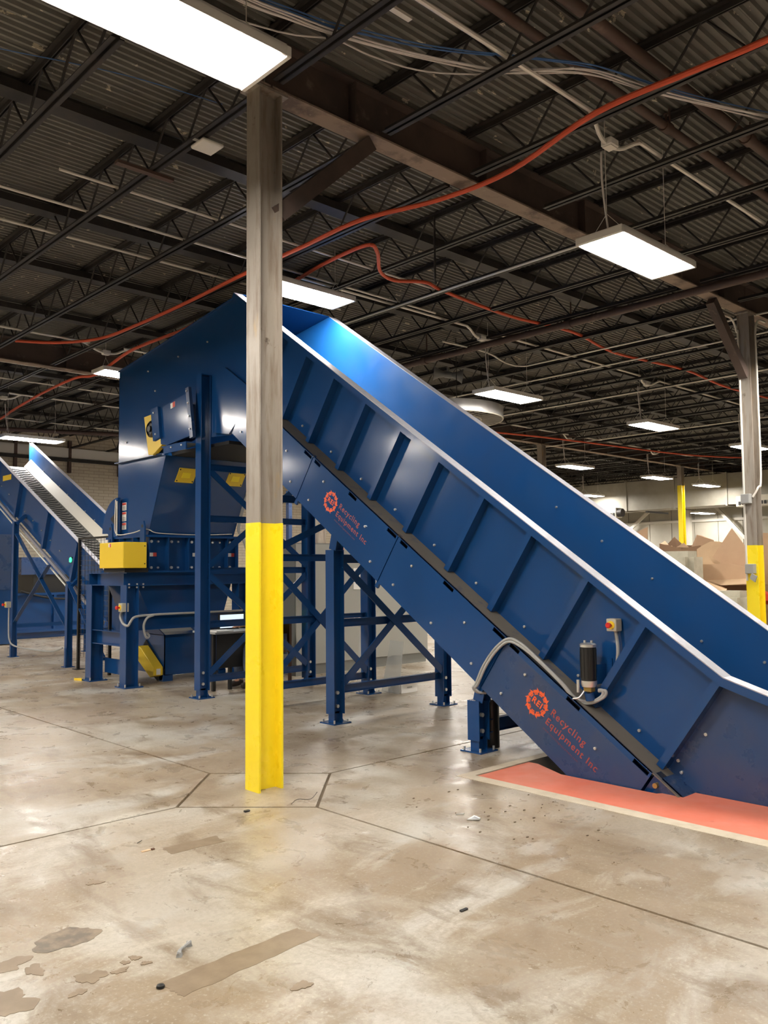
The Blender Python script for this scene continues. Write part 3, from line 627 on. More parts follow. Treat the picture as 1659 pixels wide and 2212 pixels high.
# ------------------------------------------------------------------ main inclined conveyor
TH = math.radians(34.8); CS, SN = math.cos(TH), math.sin(TH)
def cp(x, s, n): return (x, 2.516 + s*CS - n*SN, 0.778 + s*SN + n*CS)
def cpoly(sn, x0, x1): return MB().prism([cp(x0, s, n) for s, n in sn], (x1-x0, 0, 0))
CV = thing('inclined_conveyor', 'long blue inclined conveyor rising from the red pit to the shredder hood', 'conveyor', (6.1, 3.0, 0))
XN, XF = 5.46, 6.80
S1 = 5.85
feed = [(2.516, 0.778), (1.6, 0.49), (-1.2, 0.49), (-1.2, -0.5), (2.75, -0.5), (2.972, 0.12)]
obj('side_wall', cpoly([(0, 0), (S1, 0), (S1, -0.80), (0, -0.80)], XN, XN+0.012), M_BLUE, CV)
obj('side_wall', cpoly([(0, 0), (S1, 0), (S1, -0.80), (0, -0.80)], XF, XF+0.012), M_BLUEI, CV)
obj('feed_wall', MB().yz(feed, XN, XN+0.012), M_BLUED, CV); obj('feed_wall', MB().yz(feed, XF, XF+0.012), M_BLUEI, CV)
for (xa, xb, nm) in ((XN-0.10, XN+0.014, 0), (XF-0.002, XF+0.11, 1)):
    f = MB(); f.prism([cp(xa, 0, 0), cp(xa, 6.90, 0), cp(xb, 6.90, 0), cp(xb, 0, 0)], Vector(cp(0, 0, 0.006)) - Vector(cp(0, 0, 0)))
    f.prism([(xa, 2.516, 0.778), (xb, 2.516, 0.778), (xb, 1.6, 0.49), (xa, 1.6, 0.49)], (0, -0.002, 0.006)).prism([(xa, 1.6, 0.49), (xb, 1.6, 0.49), (xb, -1.2, 0.49), (xa, -1.2, 0.49)], (0, 0, 0.006))
    obj('top_flange', f, M_TRIM, CV, label='worn pale steel top edge')
    xl = xa if nm == 0 else xb-0.008
    l = MB().prism([cp(xl, 0, 0), cp(xl, 6.90, 0), cp(xl, 6.90, -0.055), cp(xl, 0, -0.055)], (0.008, 0, 0))
    l.yz([(2.516, 0.778), (1.6, 0.49), (1.61, 0.437), (2.55, 0.73)], xl, xl+0.008).box(xl, xl+0.008, -1.2, 1.6, 0.44, 0.49)
    obj('flange_lip', l, M_BLUE, CV)
RIBS = [0.0, 0.625, 1.175, 1.79, 2.36, 2.975, 3.55, 4.12, 4.69, 5.23, 5.75]
rib_me = mesh('rib', MB().prism([cp(XN-0.09, -0.005, -0.055), cp(XN, -0.005, -0.055), cp(XN, -0.005, -0.79), cp(XN-0.09, -0.005, -0.79)], Vector(cp(0, 0.010, 0))-Vector(cp(0, 0, 0))).prism([cp(XN-0.09, 0.005, -0.055), cp(XN-0.082, 0.005, -0.055), cp(XN-0.082, 0.005, -0.79), cp(XN-0.09, 0.005, -0.79)], Vector(cp(0, 0.045, 0))-Vector(cp(0, 0, 0))), M_BLUE)
ribf_me = mesh('rib', MB().prism([cp(XF+0.012, -0.005, -0.055), cp(XF+0.10, -0.005, -0.055), cp(XF+0.10, -0.005, -0.79), cp(XF+0.012, -0.005, -0.79)], Vector(cp(0, 0.010, 0))-Vector(cp(0, 0, 0))), M_BLUE)
for s in RIBS:
    off = Vector(cp(0, s, 0)) - Vector(cp(0, 0, 0)); inst('rib', rib_me, off, CV); inst('rib', ribf_me, off, CV)
obj('ledge', MB().prism([cp(5.262, -0.35, -0.80), cp(XN, -0.35, -0.80), cp(XN, S1, -0.80), cp(5.262, S1, -0.80)], Vector(cp(0, 0, -0.008))-Vector(cp(0, 0, 0))), M_DUST, CV, label='dust covered ledge below the ribs')
obj('ledge', MB().prism([cp(XF, -0.35, -0.80), cp(XF+0.2, -0.35, -0.80), cp(XF+0.2, S1, -0.80), cp(XF, S1, -0.80)], Vector(cp(0, 0, -0.008))-Vector(cp(0, 0, 0))), M_DUST, CV)
obj('bottom_pan', MB().prism([cp(5.30, 0.02, -1.28), cp(7.0, 0.02, -1.28), cp(7.0, S1, -1.28), cp(5.30, S1, -1.28)], Vector(cp(0, 0, 0.01))-Vector(cp(0, 0, 0))), M_BLUE, CV)
obj('belt', MB().prism([cp(XN+0.03, -0.2, -0.62), cp(XF-0.02, -0.2, -0.62), cp(XF-0.02, 6.6, -0.62), cp(XN+0.03, 6.6, -0.62)], Vector(cp(0, 0, 0.015))-Vector(cp(0, 0, 0))), M_RUB, CV)
for k in range(11):
    s = 0.2 + k*0.6
    obj('cleat', MB().prism([cp(XN+0.06, s, -0.605), cp(XF-0.05, s, -0.605), cp(XF-0.05, s, -0.52), cp(XN+0.06, s, -0.52)], Vector(cp(0, 0.02, 0))-Vector(cp(0, 0, 0))), M_RUB, CV)
bolt_me = mesh('bolt', MB().cyl((0, 0, 0), (-0.012, 0, 0), 0.0115, 8).cyl((-0.012, 0, 0), (-0.017, 0, 0), 0.007, 6), M_BOLT)
XS = 5.262
SLOTS = [(0.022, 0.157), (0.668, 0.80), (1.32, 1.425)]
for pnl in range(4):
    a, b = pnl*1.468, min((pnl+1)*1.468, S1); g = 0.006
    if pnl == 3: b = S1
    sn = [(a+g, -0.848), (b-g, -0.848), (b-g, -1.30), (a+g, -1.30)]
    mtl = M_BLUED if pnl == 0 else M_BLUE
    p = obj('skirt_panel', cpoly(sn, XS, XS+0.008), mtl, CV)
    lip = MB().prism([cp(XS, a+g, -0.80), cp(XS, b-g, -0.80), cp(XS, b-g, -0.814), cp(XS, a+g, -0.814)], (0.012, 0, 0)); cur = a + g; sl = [(a + u, a + v) for u, v in SLOTS]
    for (u, v) in sl + [(b-g, b-g)]:
        if u > b: break
        lip.prism([cp(XS, cur, -0.814), cp(XS, u, -0.814), cp(XS, u, -0.848), cp(XS, cur, -0.848)], (0.012, 0, 0)); cur = v
    obj('slotted_lip', lip, M_BLUE, p); obj('slot_backing', cpoly([(a+g, -0.803), (b-g, -0.803), (b-g, -0.85), (a+g, -0.85)], XS+0.05, XS+0.055), M_DARK, p)
    for (ds, n) in ((0.18, -1.20), (0.72, -1.20), (1.28, -1.20), (0.42, -0.97), (1.18, -0.93)):
        if a + ds < b - 0.05 and not (pnl in (0, 2) and ds == 0.72): inst('bolt', bolt_me, cp(XS, a+ds, n), p)
    obj('back_panel', cpoly([(a+g, -0.80), (b-g, -0.80), (b-g, -1.30), (a+g, -1.30)], 6.99, 7.0), M_BLUE, CV)
for k in range(1, 4): obj('seam_plate', cpoly([(k*1.468-0.02, -0.80), (k*1.468+0.02, -0.80), (k*1.468+0.02, -1.36), (k*1.468-0.02, -1.36)], XS+0.012, XS+0.035), M_DARK if False else M_BLUE, CV)
for s in (0.3, 0.9, 1.5, 2.1, 2.68, 3.28, 3.85, 4.4, 4.97, 5.5): inst('bolt', bolt_me, cp(XN, s, -0.73), CV)
for s, n in ((-0.03, -0.70), (-0.09, -0.75), (0.03, -0.74), (-0.08, -0.42)): inst('bolt', bolt_me, cp(XN, s, n), CV)
for s in (0.25, 0.75, 1.4, 2.0, 2.6): inst('bolt', bolt_me, cp(XF, s, -0.22 if s != 0.75 else -0.40), CV)
# lower hinge plate at the knee
obj('knee_plate', cpoly([(-0.005, -0.80), (-0.005, -1.02), (-0.12, -1.02), (-0.12, -0.80)], XS+0.03, XS+0.10), M_BLUE, CV)
obj('knee_cover', MB().prism([cp(XS+0.02, -0.06, -0.79), cp(XN, -0.06, -0.79), cp(XN, -0.40, -0.79), cp(XS+0.02, -0.40, -0.79)], (0, 0, -0.01)).prism([cp(XS+0.02, -0.06, -0.79), cp(XS+0.02, -0.40, -0.79), cp(XS+0.02, -0.40, -1.2), cp(XS+0.02, -0.06, -1.2)], (0.008, 0, 0)), M_BLUED, CV)
obj('hinge_pin', MB().cyl(cp(XS-0.005, -0.055, -0.86), cp(XS+0.05, -0.055, -0.86), 0.018, 10), mat('brass_pin', (0.45, 0.33, 0.12), 0.35, 0.8), CV)
# emblem and lettering on two skirt panels
TX = Matrix(((0, 0, -1, 0), (-CS, -SN, 0, 0), (-SN, CS, 0, 0), (0, 0, 0, 1)))
def text_mesh(txt, width, name, m, bold=0.0):
    cu = bpy.data.curves.new(name, 'FONT'); cu.body = txt; cu.size = 1.0; cu.extrude = 0.0; cu.offset = bold; cu.space_character = 1.18
    o = bpy.data.objects.new(name, cu); COL.objects.link(o)
    dg = bpy.context.evaluated_depsgraph_get(); me = bpy.data.meshes.new_from_object(o.evaluated_get(dg))
    bpy.data.objects.remove(o); xs = [v.co.x for v in me.vertices]; k = width/(max(xs)-min(xs)); x0 = min(xs)
    for v in me.vertices: v.co = ((v.co.x-x0)*k, v.co.y*k, 0)
    me.materials.clear(); me.materials.append(m); return me
def emblem():
    m = MB(); n = 10; R0, R1 = 0.068, 0.099
    for k in range(n):
        a0 = 2*math.pi*k/n; da = 2*math.pi/n
        def P(r, a): return (r*math.cos(a), r*math.sin(a), 0)
        def seg(r0, r1, a, b):
            pts = [P(r0, a), P(r0, (a+b)/2), P(r0, b), P(r1, b), P(r1, (a+b)/2), P(r1, a)]; m.add(pts, [(0, 1, 4, 5), (1, 2, 3, 4)])
        e = a0 - da*0.60
        seg(R0+0.008, R1, a0 - 0.02, e)
        m.add([P(R0+0.002, e), P(R1+0.018, e), P((R0+R1)/2+0.006, e - da*0.42)], [(0, 1, 2)])
        seg(R0-0.004, R0+0.005, a0 - 0.06, a0 - da*0.8)
    return m
em = emblem(); em_me = mesh('emblem', em, M_LOGO, recalc=False)
rei = text_mesh('REI', 0.096, 'emblem_letters', M_LOGO, 0.03)
t1 = text_mesh('Recycling', 0.345, 'lettering', M_TEXT, 0.012); t2 = text_mesh('Equipment Inc', 0.515, 'lettering', M_TEXT, 0.012); t3 = text_mesh('www.recyclingequipment.com', 0.36, 'lettering', M_TEXT2)
def place(me, s, n, name, parent):
    o = bpy.data.objects.new(name, me); o.matrix_basis = Matrix.Translation(cp(XS-0.0015, s, n)) @ TX; link(o, parent); return o
panels = [c for c in CV.children if c.name.startswith('skirt_panel')]
for k in (0, 2):
    b = k*1.468; P = panels[k]
    place(em_me, b+0.980, -1.040, 'emblem', P); place(rei, b+1.028, -1.056, 'emblem_letters', P)
    place(t1, b+0.842, -1.028, 'lettering', P); place(t2, b+0.843, -1.112, 'lettering', P); place(t3, b+0.838, -1.160, 'lettering', P)

# ------------------------------------------------------------------ support stands
def bolts4(m, x, y, d, z0, z1):
    for sx in (-1, 1):
        for sy in (-1, 1): m.cyl((x+sx*d, y+sy*d, z0), (x+sx*d, y+sy*d, z1), 0.010, 6)
def post(parent, x, y, z0, z1, foot=True, D=0.135, B=0.125):
    p = obj('post', MB().isec((x, y, 0.09 if foot else z0), (x, y, z1), D, B, 0.009, 0.008, (1,0,0)), M_BLUE, parent)
    if foot:
        obj('foot_stub', MB().isec((x, y, 0.012), (x, y, 0.11), D-0.03, B-0.035, 0.008, 0.008, (1,0,0)), M_BLUE, p)
        obj('base_plate', MB().box(x-0.11, x+0.11, y-0.11, y+0.11, 0, 0.012), M_BLUE, p)
        m = MB(); bolts4(m, x, y, 0.085, 0.012, 0.04); obj('anchor_bolts', m, M_BOLT, p)
        obj('gusset', MB().xz([(x+0.055, 0.012), (x+0.10, 0.012), (x+0.055, 0.09)], y-0.005, y+0.003), M_BLUE, p)
    obj('cap', MB().box(x-D/2, x+D/2, y-B/2, y+B/2, z1, z1+0.01), M_BLUE, p)
    m = MB()
    for z in (z0+0.17, z0+0.30): m.cyl((x-0.02, y-B/2+0.02, z), (x-0.02, y-B/2-0.002, z), 0.017, 10)
    obj('clamp_bolts', m, M_BOLT, p)
    return p
def stand(Y, ztop, beams, braces, label, lean=0.26, x0=5.43):
    x1 = 6.99
    t = thing('support_stand', label, 'support stand', (6.2, Y, 0))
    for x in (x0, x1): post(t, x, Y, 0, ztop)
    for z in beams: obj('beam', MB().isec((x0+0.068, Y, z), (x1-0.068, Y, z), 0.08, 0.06, 0.007, 0.007, (0,0,1)), M_BLUE, t)
    for q, (za, zb) in enumerate(braces): obj('brace', MB().bar((x0+0.07, Y-0.037-0.012*(q % 2), za), (x1-0.07, Y-0.037-0.012*(q % 2), zb), 0.011, 0.075), M_BLUE, t)
    if lean:
        for x in (x0, x1): obj('hanger_bracket', MB().isec((x, Y-0.02, ztop+0.01), (x, Y+0.02-lean*0.4, ztop+lean), 0.10, 0.10, 0.008, 0.008, (1,0,0)), M_BLUE, t)
    return t
stand(6.47, 1.685, (0.325, 0.972, 1.605), ((0.38, 1.55), (1.55, 0.38)), 'blue braced steel stand carrying the middle of the conveyor')
stand(7.70, 2.52, (0.225, 0.94, 1.64, 2.3), ((0.28, 1.58), (1.58, 0.28), (1.7, 2.28)), 'tall blue braced steel stand hidden mostly behind the yellow column base', 0.27)
stand(8.87, 3.86, (0.222, 0.862, 1.50, 2.128, 2.75), ((0.28, 1.44), (1.44, 0.28), (1.56, 2.70), (2.70, 1.56)), 'tallest blue braced steel stand beside the shredder hood', 0, 5.385)
t = thing('support_stand', 'short blue stand at the foot of the conveyor beside the red plate', 'support stand', (6.2, 4.635, 0))
for x in (5.43, 6.99): post(t, x, 4.635, 0, 0.404); obj('hanger_bracket', MB().isec((x, 4.60, 0.41), (x, 4.54, 0.64), 0.10, 0.10, 0.008, 0.008, (1,0,0)), M_BLUE, t)
obj('beam', MB().isec((5.50, 4.635, 0.19), (6.92, 4.635, 0.19), 0.11, 0.06, 0.007, 0.007, (0,0,1)), M_BLUE, t)
obj('motor', MB().cyl((5.62, 4.66, 0.0), (5.62, 4.66, 0.40), 0.07, 16), M_BLACK, t, smooth=True)
# ------------------------------------------------------------------ lubricator, e-stops, flexible conduit
t = thing('grease_pump', 'black grease pump reservoir with silver cap on the conveyor wall', 'pump', (5.31, 3.49, 0.55))
px, py = 5.315, 3.49
obj('reservoir', MB().cyl((px, py, 0.685), (px, py, 0.925), 0.056, 20), M_BLACK, t, smooth=True)
for k in range(12):
    a = 2*math.pi*k/12
    obj('reservoir_rib', MB().cyl((px+0.056*math.cos(a), py+0.056*math.sin(a), 0.70), (px+0.056*math.cos(a), py+0.056*math.sin(a), 0.915), 0.0035, 5), M_BLACK, t)
obj('cap', MB().lathe([(0.060, 0), (0.060, 0.018), (0.052, 0.026), (0.03, 0.030)], (px, py, 0.925), n=20), M_BOLT, t, smooth=True)
m = MB(); [m.cyl((px+dx, py+dy, 0.955), (px+dx, py+dy, 0.972), 0.010, 8) for dx, dy in ((0.01, -0.025), (-0.01, 0.02))]; obj('cap_fittings', m, M_BOLT, t)
obj('pump_base', MB().lathe([(0.050, 0), (0.058, 0.02), (0.058, 0.045), (0.04, 0.05)], (px, py, 0.64), n=16), M_BOLT, t, smooth=True)
obj('valve_body', MB().box(px-0.03, px+0.03, py-0.035, py+0.03, 0.605, 0.645), mat('brass', (0.42, 0.30, 0.10), 0.35, 0.7), t, bevel=0.005)
obj('pump_motor', MB().cyl((px, py, 0.60), (px+0.01, py-0.005, 0.545), 0.036, 14), M_BLUE, t, smooth=True)
obj('bracket', MB().box(px+0.02, XN, py-0.06, py-0.05, 0.66, 0.80).box(XN-0.01, XN, py-0.11, py+0.05, 0.62, 0.84), M_BLUE, t)
m = MB(); m.cyl((px-0.055, py+0.055, 0.60), (px-0.055, py+0.055, 0.69), 0.011, 8).tube(spline([(px-0.02, py+0.02, 0.62), (px-0.05, py+0.05, 0.565), (px-0.06, py+0.10, 0.55)], 4), 0.006, 6); obj('grease_fitting', m, M_BOLT, t)
for q in range(2):
    o = 0.022*q
    run('flexible_conduit', [(5.33, 3.42, 0.62-o*0.3), (5.33, 3.385-o, 0.62), (5.33, 3.40-o, 0.575), (5.325, 3.49, 0.522-o*0.5+0.01), (5.30, 3.60, 0.552-o), (5.255, 3.68, 0.655-o*0.4), (5.245, 3.885, 0.815-o*0.4), (5.24, 4.03, 0.918-o), (5.236, 4.154, 0.953-o), (5.235, 4.284-o*0.3, 0.873-o), (5.235, 4.41-o, 0.726-o*0.3), (5.235, 4.49-o, 0.581), (5.235, 4.521-o, 0.545), (5.26, 4.50-o, 0.51), (5.32, 4.46, 0.50)], 0.0115, M_GREY, 'grey flexible conduit arching over the skirt panel from the grease pump', 'conduit', 6, 10, 'paired flexible conduits')
def estop(x, y, z, label, s=1.0):
    t = thing('emergency_stop', label, 'stop button', (x, y, z-0.05*s))
    obj('box', MB().box(x-0.04*s, x+0.04*s, y-0.04*s, y+0.04*s, z-0.045*s, z+0.045*s), M_ESTB, t, bevel=0.005)
    obj('yellow_disc', MB().cyl((x-0.04*s, y, z), (x-0.046*s, y, z), 0.030*s, 16), M_YELG, t)
    obj('button', MB().lathe([(0.010*s, 0), (0.010*s, 0.02*s), (0.020*s, 0.022*s), (0.021*s, 0.036*s), (0.014*s, 0.042*s)], (x-0.046*s, y, z), (-1, 0, 0), 14), M_ESTR, t, smooth=True)
estop(5.41, 3.33, 1.085, 'red emergency stop button on the conveyor wall above the grease pump')
run('conduit', [(5.42, 3.324, 1.04), (5.42, 3.309, 0.92), (5.42, 3.319, 0.82), (5.43, 3.332, 0.765)], 0.012, M_GREY, 'short grey conduit below the stop button on the conveyor wall', 'conduit')
# ------------------------------------------------------------------ discharge hood
HX0, HX1 = 5.46, 6.80
HD_ = thing('discharge_hood', 'tall blue sheet steel hood joining conveyor head to hopper', 'hood', (6.1, 9.7, 3.03))
side = [(8.185, 4.718), (11.26, 4.336), (11.26, 3.03), (9.90, 3.03), (9.17, 3.13), (8.40, 3.09), (7.777, 3.46), (7.32, 4.117)]
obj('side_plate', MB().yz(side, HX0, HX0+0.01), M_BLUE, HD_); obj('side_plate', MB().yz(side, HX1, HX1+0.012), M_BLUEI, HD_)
obj('top_plate', MB().prism([(HX0, 8.185, 4.718), (HX1+0.01, 8.185, 4.718), (HX1+0.01, 11.26, 4.336), (HX0, 11.26, 4.336)], (0, 0, 0.008)), M_BLUE, HD_)
obj('back_plate', MB().box(HX0, HX1+0.01, 11.25, 11.26, 3.03, 4.336), M_BLUE, HD_)
obj('edge_lip', MB().prism([(HX0-0.03, 8.185, 4.718), (HX0, 8.185, 4.718), (HX0, 11.26, 4.336), (HX0-0.03, 11.26, 4.336)], (0, 0, 0.006)), M_BLUE, HD_)
obj('bottom_flange', MB().box(HX0-0.06, HX0, 9.92, 11.26, 3.02, 3.032).box(HX0-0.06, HX1, 9.84, 9.90, 3.0, 3.03), M_BLUE, HD_)
obj('access_panel', MB().yz([(8.72, 3.15), (8.71, 3.84), (8.46, 3.90), (7.83, 3.50), (8.37, 3.09)], 5.42, 5.46), M_BLUE, HD_)
for (y, z) in ((8.9, 4.30), (9.6, 4.25), (10.4, 4.2), (10.2, 3.9), (11.0, 3.3)): inst('bolt', bolt_me, (HX0, y, z), HD_)
obj('head_shaft_shade_slab', MB().box(HX0+0.05, HX1-0.05, 8.5, 9.85, 3.0, 3.04), M_DARK, HD_)  # near-black slab, stands in for the shade under the conveyor head
# drive unit on the side of the hood
t = thing('conveyor_drive', 'blue drive mount with yellow guard on the side of the hood', 'drive unit', (5.3, 9.5, 3.05))
obj('mount_plate', MB().yz([(9.70, 3.555), (8.96, 3.66), (8.86, 3.13), (9.49, 3.07), (9.64, 3.10)], 5.24, 5.27), M_BLUE, t)
obj('mount_web', MB().box(5.27, 5.46, 9.20, 9.23, 3.15, 3.57).box(5.27, 5.46, 9.52, 9.55, 3.12, 3.54), M_BLUE, t)
obj('end_angle', MB().yz([(9.84, 3.565), (9.66, 3.58), (9.60, 3.18), (9.77, 3.15)], 5.20, 5.24), M_BLUE, t)
obj('bolt_strip', MB().yz([(8.98, 3.70), (8.91, 3.71), (8.80, 3.09), (8.87, 3.08)], 5.20, 5.24), M_BLUED, t)
obj('guard', MB().yz([(10.32, 3.55), (9.95, 3.57), (9.75, 3.16), (10.08, 3.02), (10.19, 3.035)], 5.36, 5.42), M_YELG, t, label='yellow sheet metal guard')
obj('bearing_hub', MB().lathe([(0.11, 0), (0.11, 0.03), (0.085, 0.05), (0.085, 0.03), (0.04, 0.03), (0.04, 0.06)], (5.36, 10.08, 3.36), (-1, 0, 0), 20), M_BLACK, t, smooth=True)
obj('shelf', MB().box(5.2, 5.46, 8.96, 9.55, 3.04, 3.055).box(5.2, 5.215, 8.96, 9.5, 2.96, 3.04), M_BLUE, t)
for (y, z) in ((8.94, 3.66), (8.91, 3.51), (8.885, 3.35), (8.86, 3.19), (9.75, 3.51), (9.70, 3.23)): inst('bolt', bolt_me, (5.20, y, z), t)
for y in (9.05, 9.3): inst('bolt', bolt_me, (5.2, y, 3.02), t)
obj('warning_label', MB().yz([(9.40, 3.58), (9.29, 3.595), (9.285, 3.53), (9.395, 3.515)], 5.236, 5.24), M_WHITE, t); obj('warning_label', MB().yz([(9.345, 3.588), (9.29, 3.595), (9.285, 3.53), (9.34, 3.523)], 5.234, 5.236), M_REDL, t)

# ------------------------------------------------------------------ hopper
t = thing('shredder_hopper', 'dark blue tapered hopper with two yellow inspection plates', 'hopper', (6.1, 10.8, 1.98))
obj('left_panel', MB().yz([(9.905, 3.02), (11.26, 3.02), (11.25, 1.985), (10.37, 1.985)], 5.46, 5.47), M_BLUE, t)
obj('right_panel', MB().prism([(6.83, 9.905, 3.02), (6.83, 11.26, 3.02), (6.79, 11.25, 1.985), (6.79, 10.37, 1.985)], (0.01, 0, 0)), M_BLUE, t)
obj('front_panel', MB().prism([(5.462, 9.905, 3.02), (6.84, 9.905, 3.02), (6.80, 10.37, 1.985), (5.462, 10.37, 1.985)], (0, 0.01, 0.004)), M_BLUE, t)
obj('back_panel', MB().box(5.462, 6.84, 11.25, 11.26, 1.985, 3.02), M_BLUE, t)
fr = lambda z: 9.905 + (3.02 - z)*(0.465/1.035)
for (x0, x1, z0, z1) in ((5.68, 5.955, 2.68, 2.865), (6.455, 6.73, 2.68, 2.865)):
    p = obj('inspection_plate', MB().prism([(x0+0.02, fr(z1)-0.012, z1), (x1+0.015, fr(z1)-0.012, z1), (x1-0.015, fr(z0)-0.012, z0), (x0-0.01, fr(z0)-0.012, z0)], (0, 0.012, 0.005)), M_YELG, t)
    obj('handle_recess', MB().prism([(x0+0.08, fr(2.81)-0.016, 2.81), (x0+0.20, fr(2.81)-0.016, 2.81), (x0+0.195, fr(2.74)-0.016, 2.74), (x0+0.07, fr(2.74)-0.016, 2.74)], (0, 0.004, 0.002)), M_YEL, p)
    for (xx, zz) in ((x0+0.03, z1-0.02), (x1-0.005, z1-0.02), (x0+0.01, z0+0.02), (x1-0.03, z0+0.02)): obj('screw', MB().cyl((xx, fr(zz)-0.012, zz), (xx, fr(zz)-0.018, zz), 0.010, 8), M_DARK, p)
arc = [(11.10, 2.03)] + [(11.10 + 0.47*math.sin(a), 2.04 + 0.49*math.cos(a)) for a in [math.pi/2*k/14 for k in range(15)]]
obj('quadrant_plate', MB().yz(arc, 5.38, 5.42), M_BLUE, t)
obj('quadrant_opening', MB().yz([(11.11, 2.35), (11.31, 2.24), (11.21, 2.17), (11.11, 2.14)], 5.374, 5.38), M_DARK, t)
obj('support_tube', MB().box(5.37, 5.385, 11.10, 11.125, 2.0, 2.48), M_COND, t)
for (z0, z1, c) in ((2.35, 2.46, 0), (2.20, 2.33, 1), (2.085, 2.18, 2)):
    p = obj('warning_label', MB().box(5.452, 5.458, 10.99+0.0, 11.11, z0, z1), M_WHITE, t); obj('label_band', MB().box(5.450, 5.452, 10.995, 11.105, z1-0.035, z1-0.006), M_REDL, p)
    for k in range(3): obj('label_line', MB().box(5.4505, 5.452, 11.01, 11.09, z0+0.012+k*0.018, z0+0.018+k*0.018), M_BLACK, p)
run('cable', [(5.37, 11.14, 2.5), (5.36, 11.14, 2.2), (5.37, 11.1, 2.02), (5.39, 10.7, 2.02), (5.42, 10.42, 2.06), (5.46, 10.33, 2.05), (5.6, 10.33, 2.01), (6.2, 10.33, 2.0), (6.75, 10.33, 2.02)], 0.007, M_COND, 'thin pale cable along the shredder top flange', 'cable')
for q in range(2): run('conduit', [(6.83, 9.95-0.02*q, 2.95), (6.84+0.02*q, 10.1, 2.6), (6.82+0.02*q, 10.28, 2.12), (6.88+0.02*q, 10.27, 1.98), (6.95+0.02*q, 10.25, 1.75), (6.93+0.02*q, 10.22, 1.45)], 0.014, M_GREY, 'grey conduit bending down the right corner of the hopper', 'conduit', 5, 8, 'hopper corner conduits')

# ------------------------------------------------------------------ shredder body and stand
t = thing('shredder', 'blue shredder body with ribbed bolted front below the hopper', 'shredder', (6.1, 10.9, 1.49))
obj('body', MB().box(5.45, 6.85, 10.40, 11.45, 1.50, 1.97), M_BLUE, t)
obj('top_flange', MB().box(5.40, 6.90, 10.30, 11.5, 1.955, 1.985), M_BLUE, t); obj('bottom_flange', MB().box(5.38, 6.92, 10.28, 11.5, 1.487, 1.51), M_BLUE, t)
for x in (5.45, 5.735, 6.045, 6.36, 6.67, 6.84): obj('rib', MB().box(x-0.006, x+0.006, 10.31, 10.40, 1.51, 1.955), M_BLUE, t)
for k, x in enumerate((5.52, 5.62, 5.82, 5.92, 6.13, 6.26, 6.46, 6.58, 6.75)):
    for z in (1.55, 1.90): obj('bolt', MB().cyl((x, 10.40, z), (x, 10.378, z), 0.019 if k % 2 == 0 else 0.014, 8), M_BOLT, t)
for y in (10.60, 11.0, 11.3): obj('rib', MB().box(5.36, 5.45, y-0.006, y+0.006, 1.51, 1.955), M_BLUE, t)
for (x, y) in ((5.40, 10.36), (5.40, 11.30)):
    lug = obj('lifting_lug', MB().yz([(y-0.06, 1.51), (y+0.06, 1.51), (y+0.06, 2.10), (y+0.03, 2.17), (y-0.03, 2.17), (y-0.06, 2.10)], x-0.03, x-0.01), M_BLUE, t)
    obj('lug_hole', MB().cyl((x-0.031, y, 2.10), (x-0.009, y, 2.10), 0.025, 12), M_DARK, lug)
for z in (1.60, 1.73, 1.87): obj('yellow_fitting', MB().cyl((5.34, 10.42, z), (5.31, 10.42, z), 0.02, 8), M_YELG, t)
for (x, zz) in ((5.55, 1.70), (6.20, 1.70), (6.78, 1.70)):
    obj('warning_label', MB().box(x-0.05, x+0.05, 10.394, 10.399, zz, zz+0.05), M_WHITE, t); obj('label_band', MB().box(x, x+0.05, 10.392, 10.394, zz, zz+0.05), M_REDL, t)
t = thing('motor_guard', 'yellow box guard on the side of the shredder body', 'guard', (5.15, 10.5, 1.49))
obj('cover', MB().xy([(5.0, 10.15), (5.0, 10.83), (5.33, 10.83), (5.33, 10.15)], 1.545, 1.88), M_YELG, t, bevel=0.006)
obj('warning_label', MB().box(4.996, 5.0, 10.49, 10.56, 1.82, 1.865), M_WHITE, t); obj('label_band', MB().box(4.994, 4.996, 10.49, 10.52, 1.82, 1.865), M_REDL, t)
for z in (1.60, 1.83): obj('screw', MB().cyl((5.30, 10.15, z), (5.30, 10.143, z), 0.008, 8), M_DARK, t)
obj('support_plate', MB().box(5.05, 5.38, 10.2, 10.8, 1.49, 1.545), M_DARK, t)
t = thing('shredder_stand', 'heavy blue steel stand with four legs under the shredder', 'stand', (6.1, 10.9, 0))
for (x, y) in ((5.215, 10.385), (5.215, 11.42), (6.93, 10.385), (6.93, 11.42)):
    p = obj('leg', MB().isec((x, y, 0.015), (x, y, 1.315), 0.175, 0.17, 0.011, 0.010, (1,0,0)), M_BLUE, t)
    obj('base_plate', MB().box(x-0.13, x+0.13, y-0.15, y+0.13, 0, 0.016), M_BLUE, p)
    m = MB(); bolts4(m, x, y, 0.1, 0.016, 0.05); obj('anchor_bolts', m, M_BOLT, p)
for y in (10.385, 11.42): obj('top_beam', MB().isec((5.125, y, 1.40), (7.03, y, 1.40), 0.172, 0.17, 0.012, 0.01, (0,0,1)), M_BLUE, t)
for x in (5.215, 6.93): obj('side_beam', MB().isec((x, 10.47, 1.40), (x, 11.335, 1.40), 0.172, 0.17, 0.012, 0.01, (0,0,1)), M_BLUE, t)
obj('side_beam', MB().isec((5.215, 10.47, 0.615), (5.215, 11.335, 0.615), 0.19, 0.14, 0.011, 0.009, (0,0,1)), M_BLUE, t)
obj('front_beam', MB().isec((5.305, 10.36, 0.823), (6.84, 10.36, 0.823), 0.18, 0.12, 0.011, 0.009, (0,0,1)), M_BLUE, t)
obj('low_plate', MB().box(5.33, 5.345, 10.47, 11.335, 0.11, 0.31), M_BLUE, t)
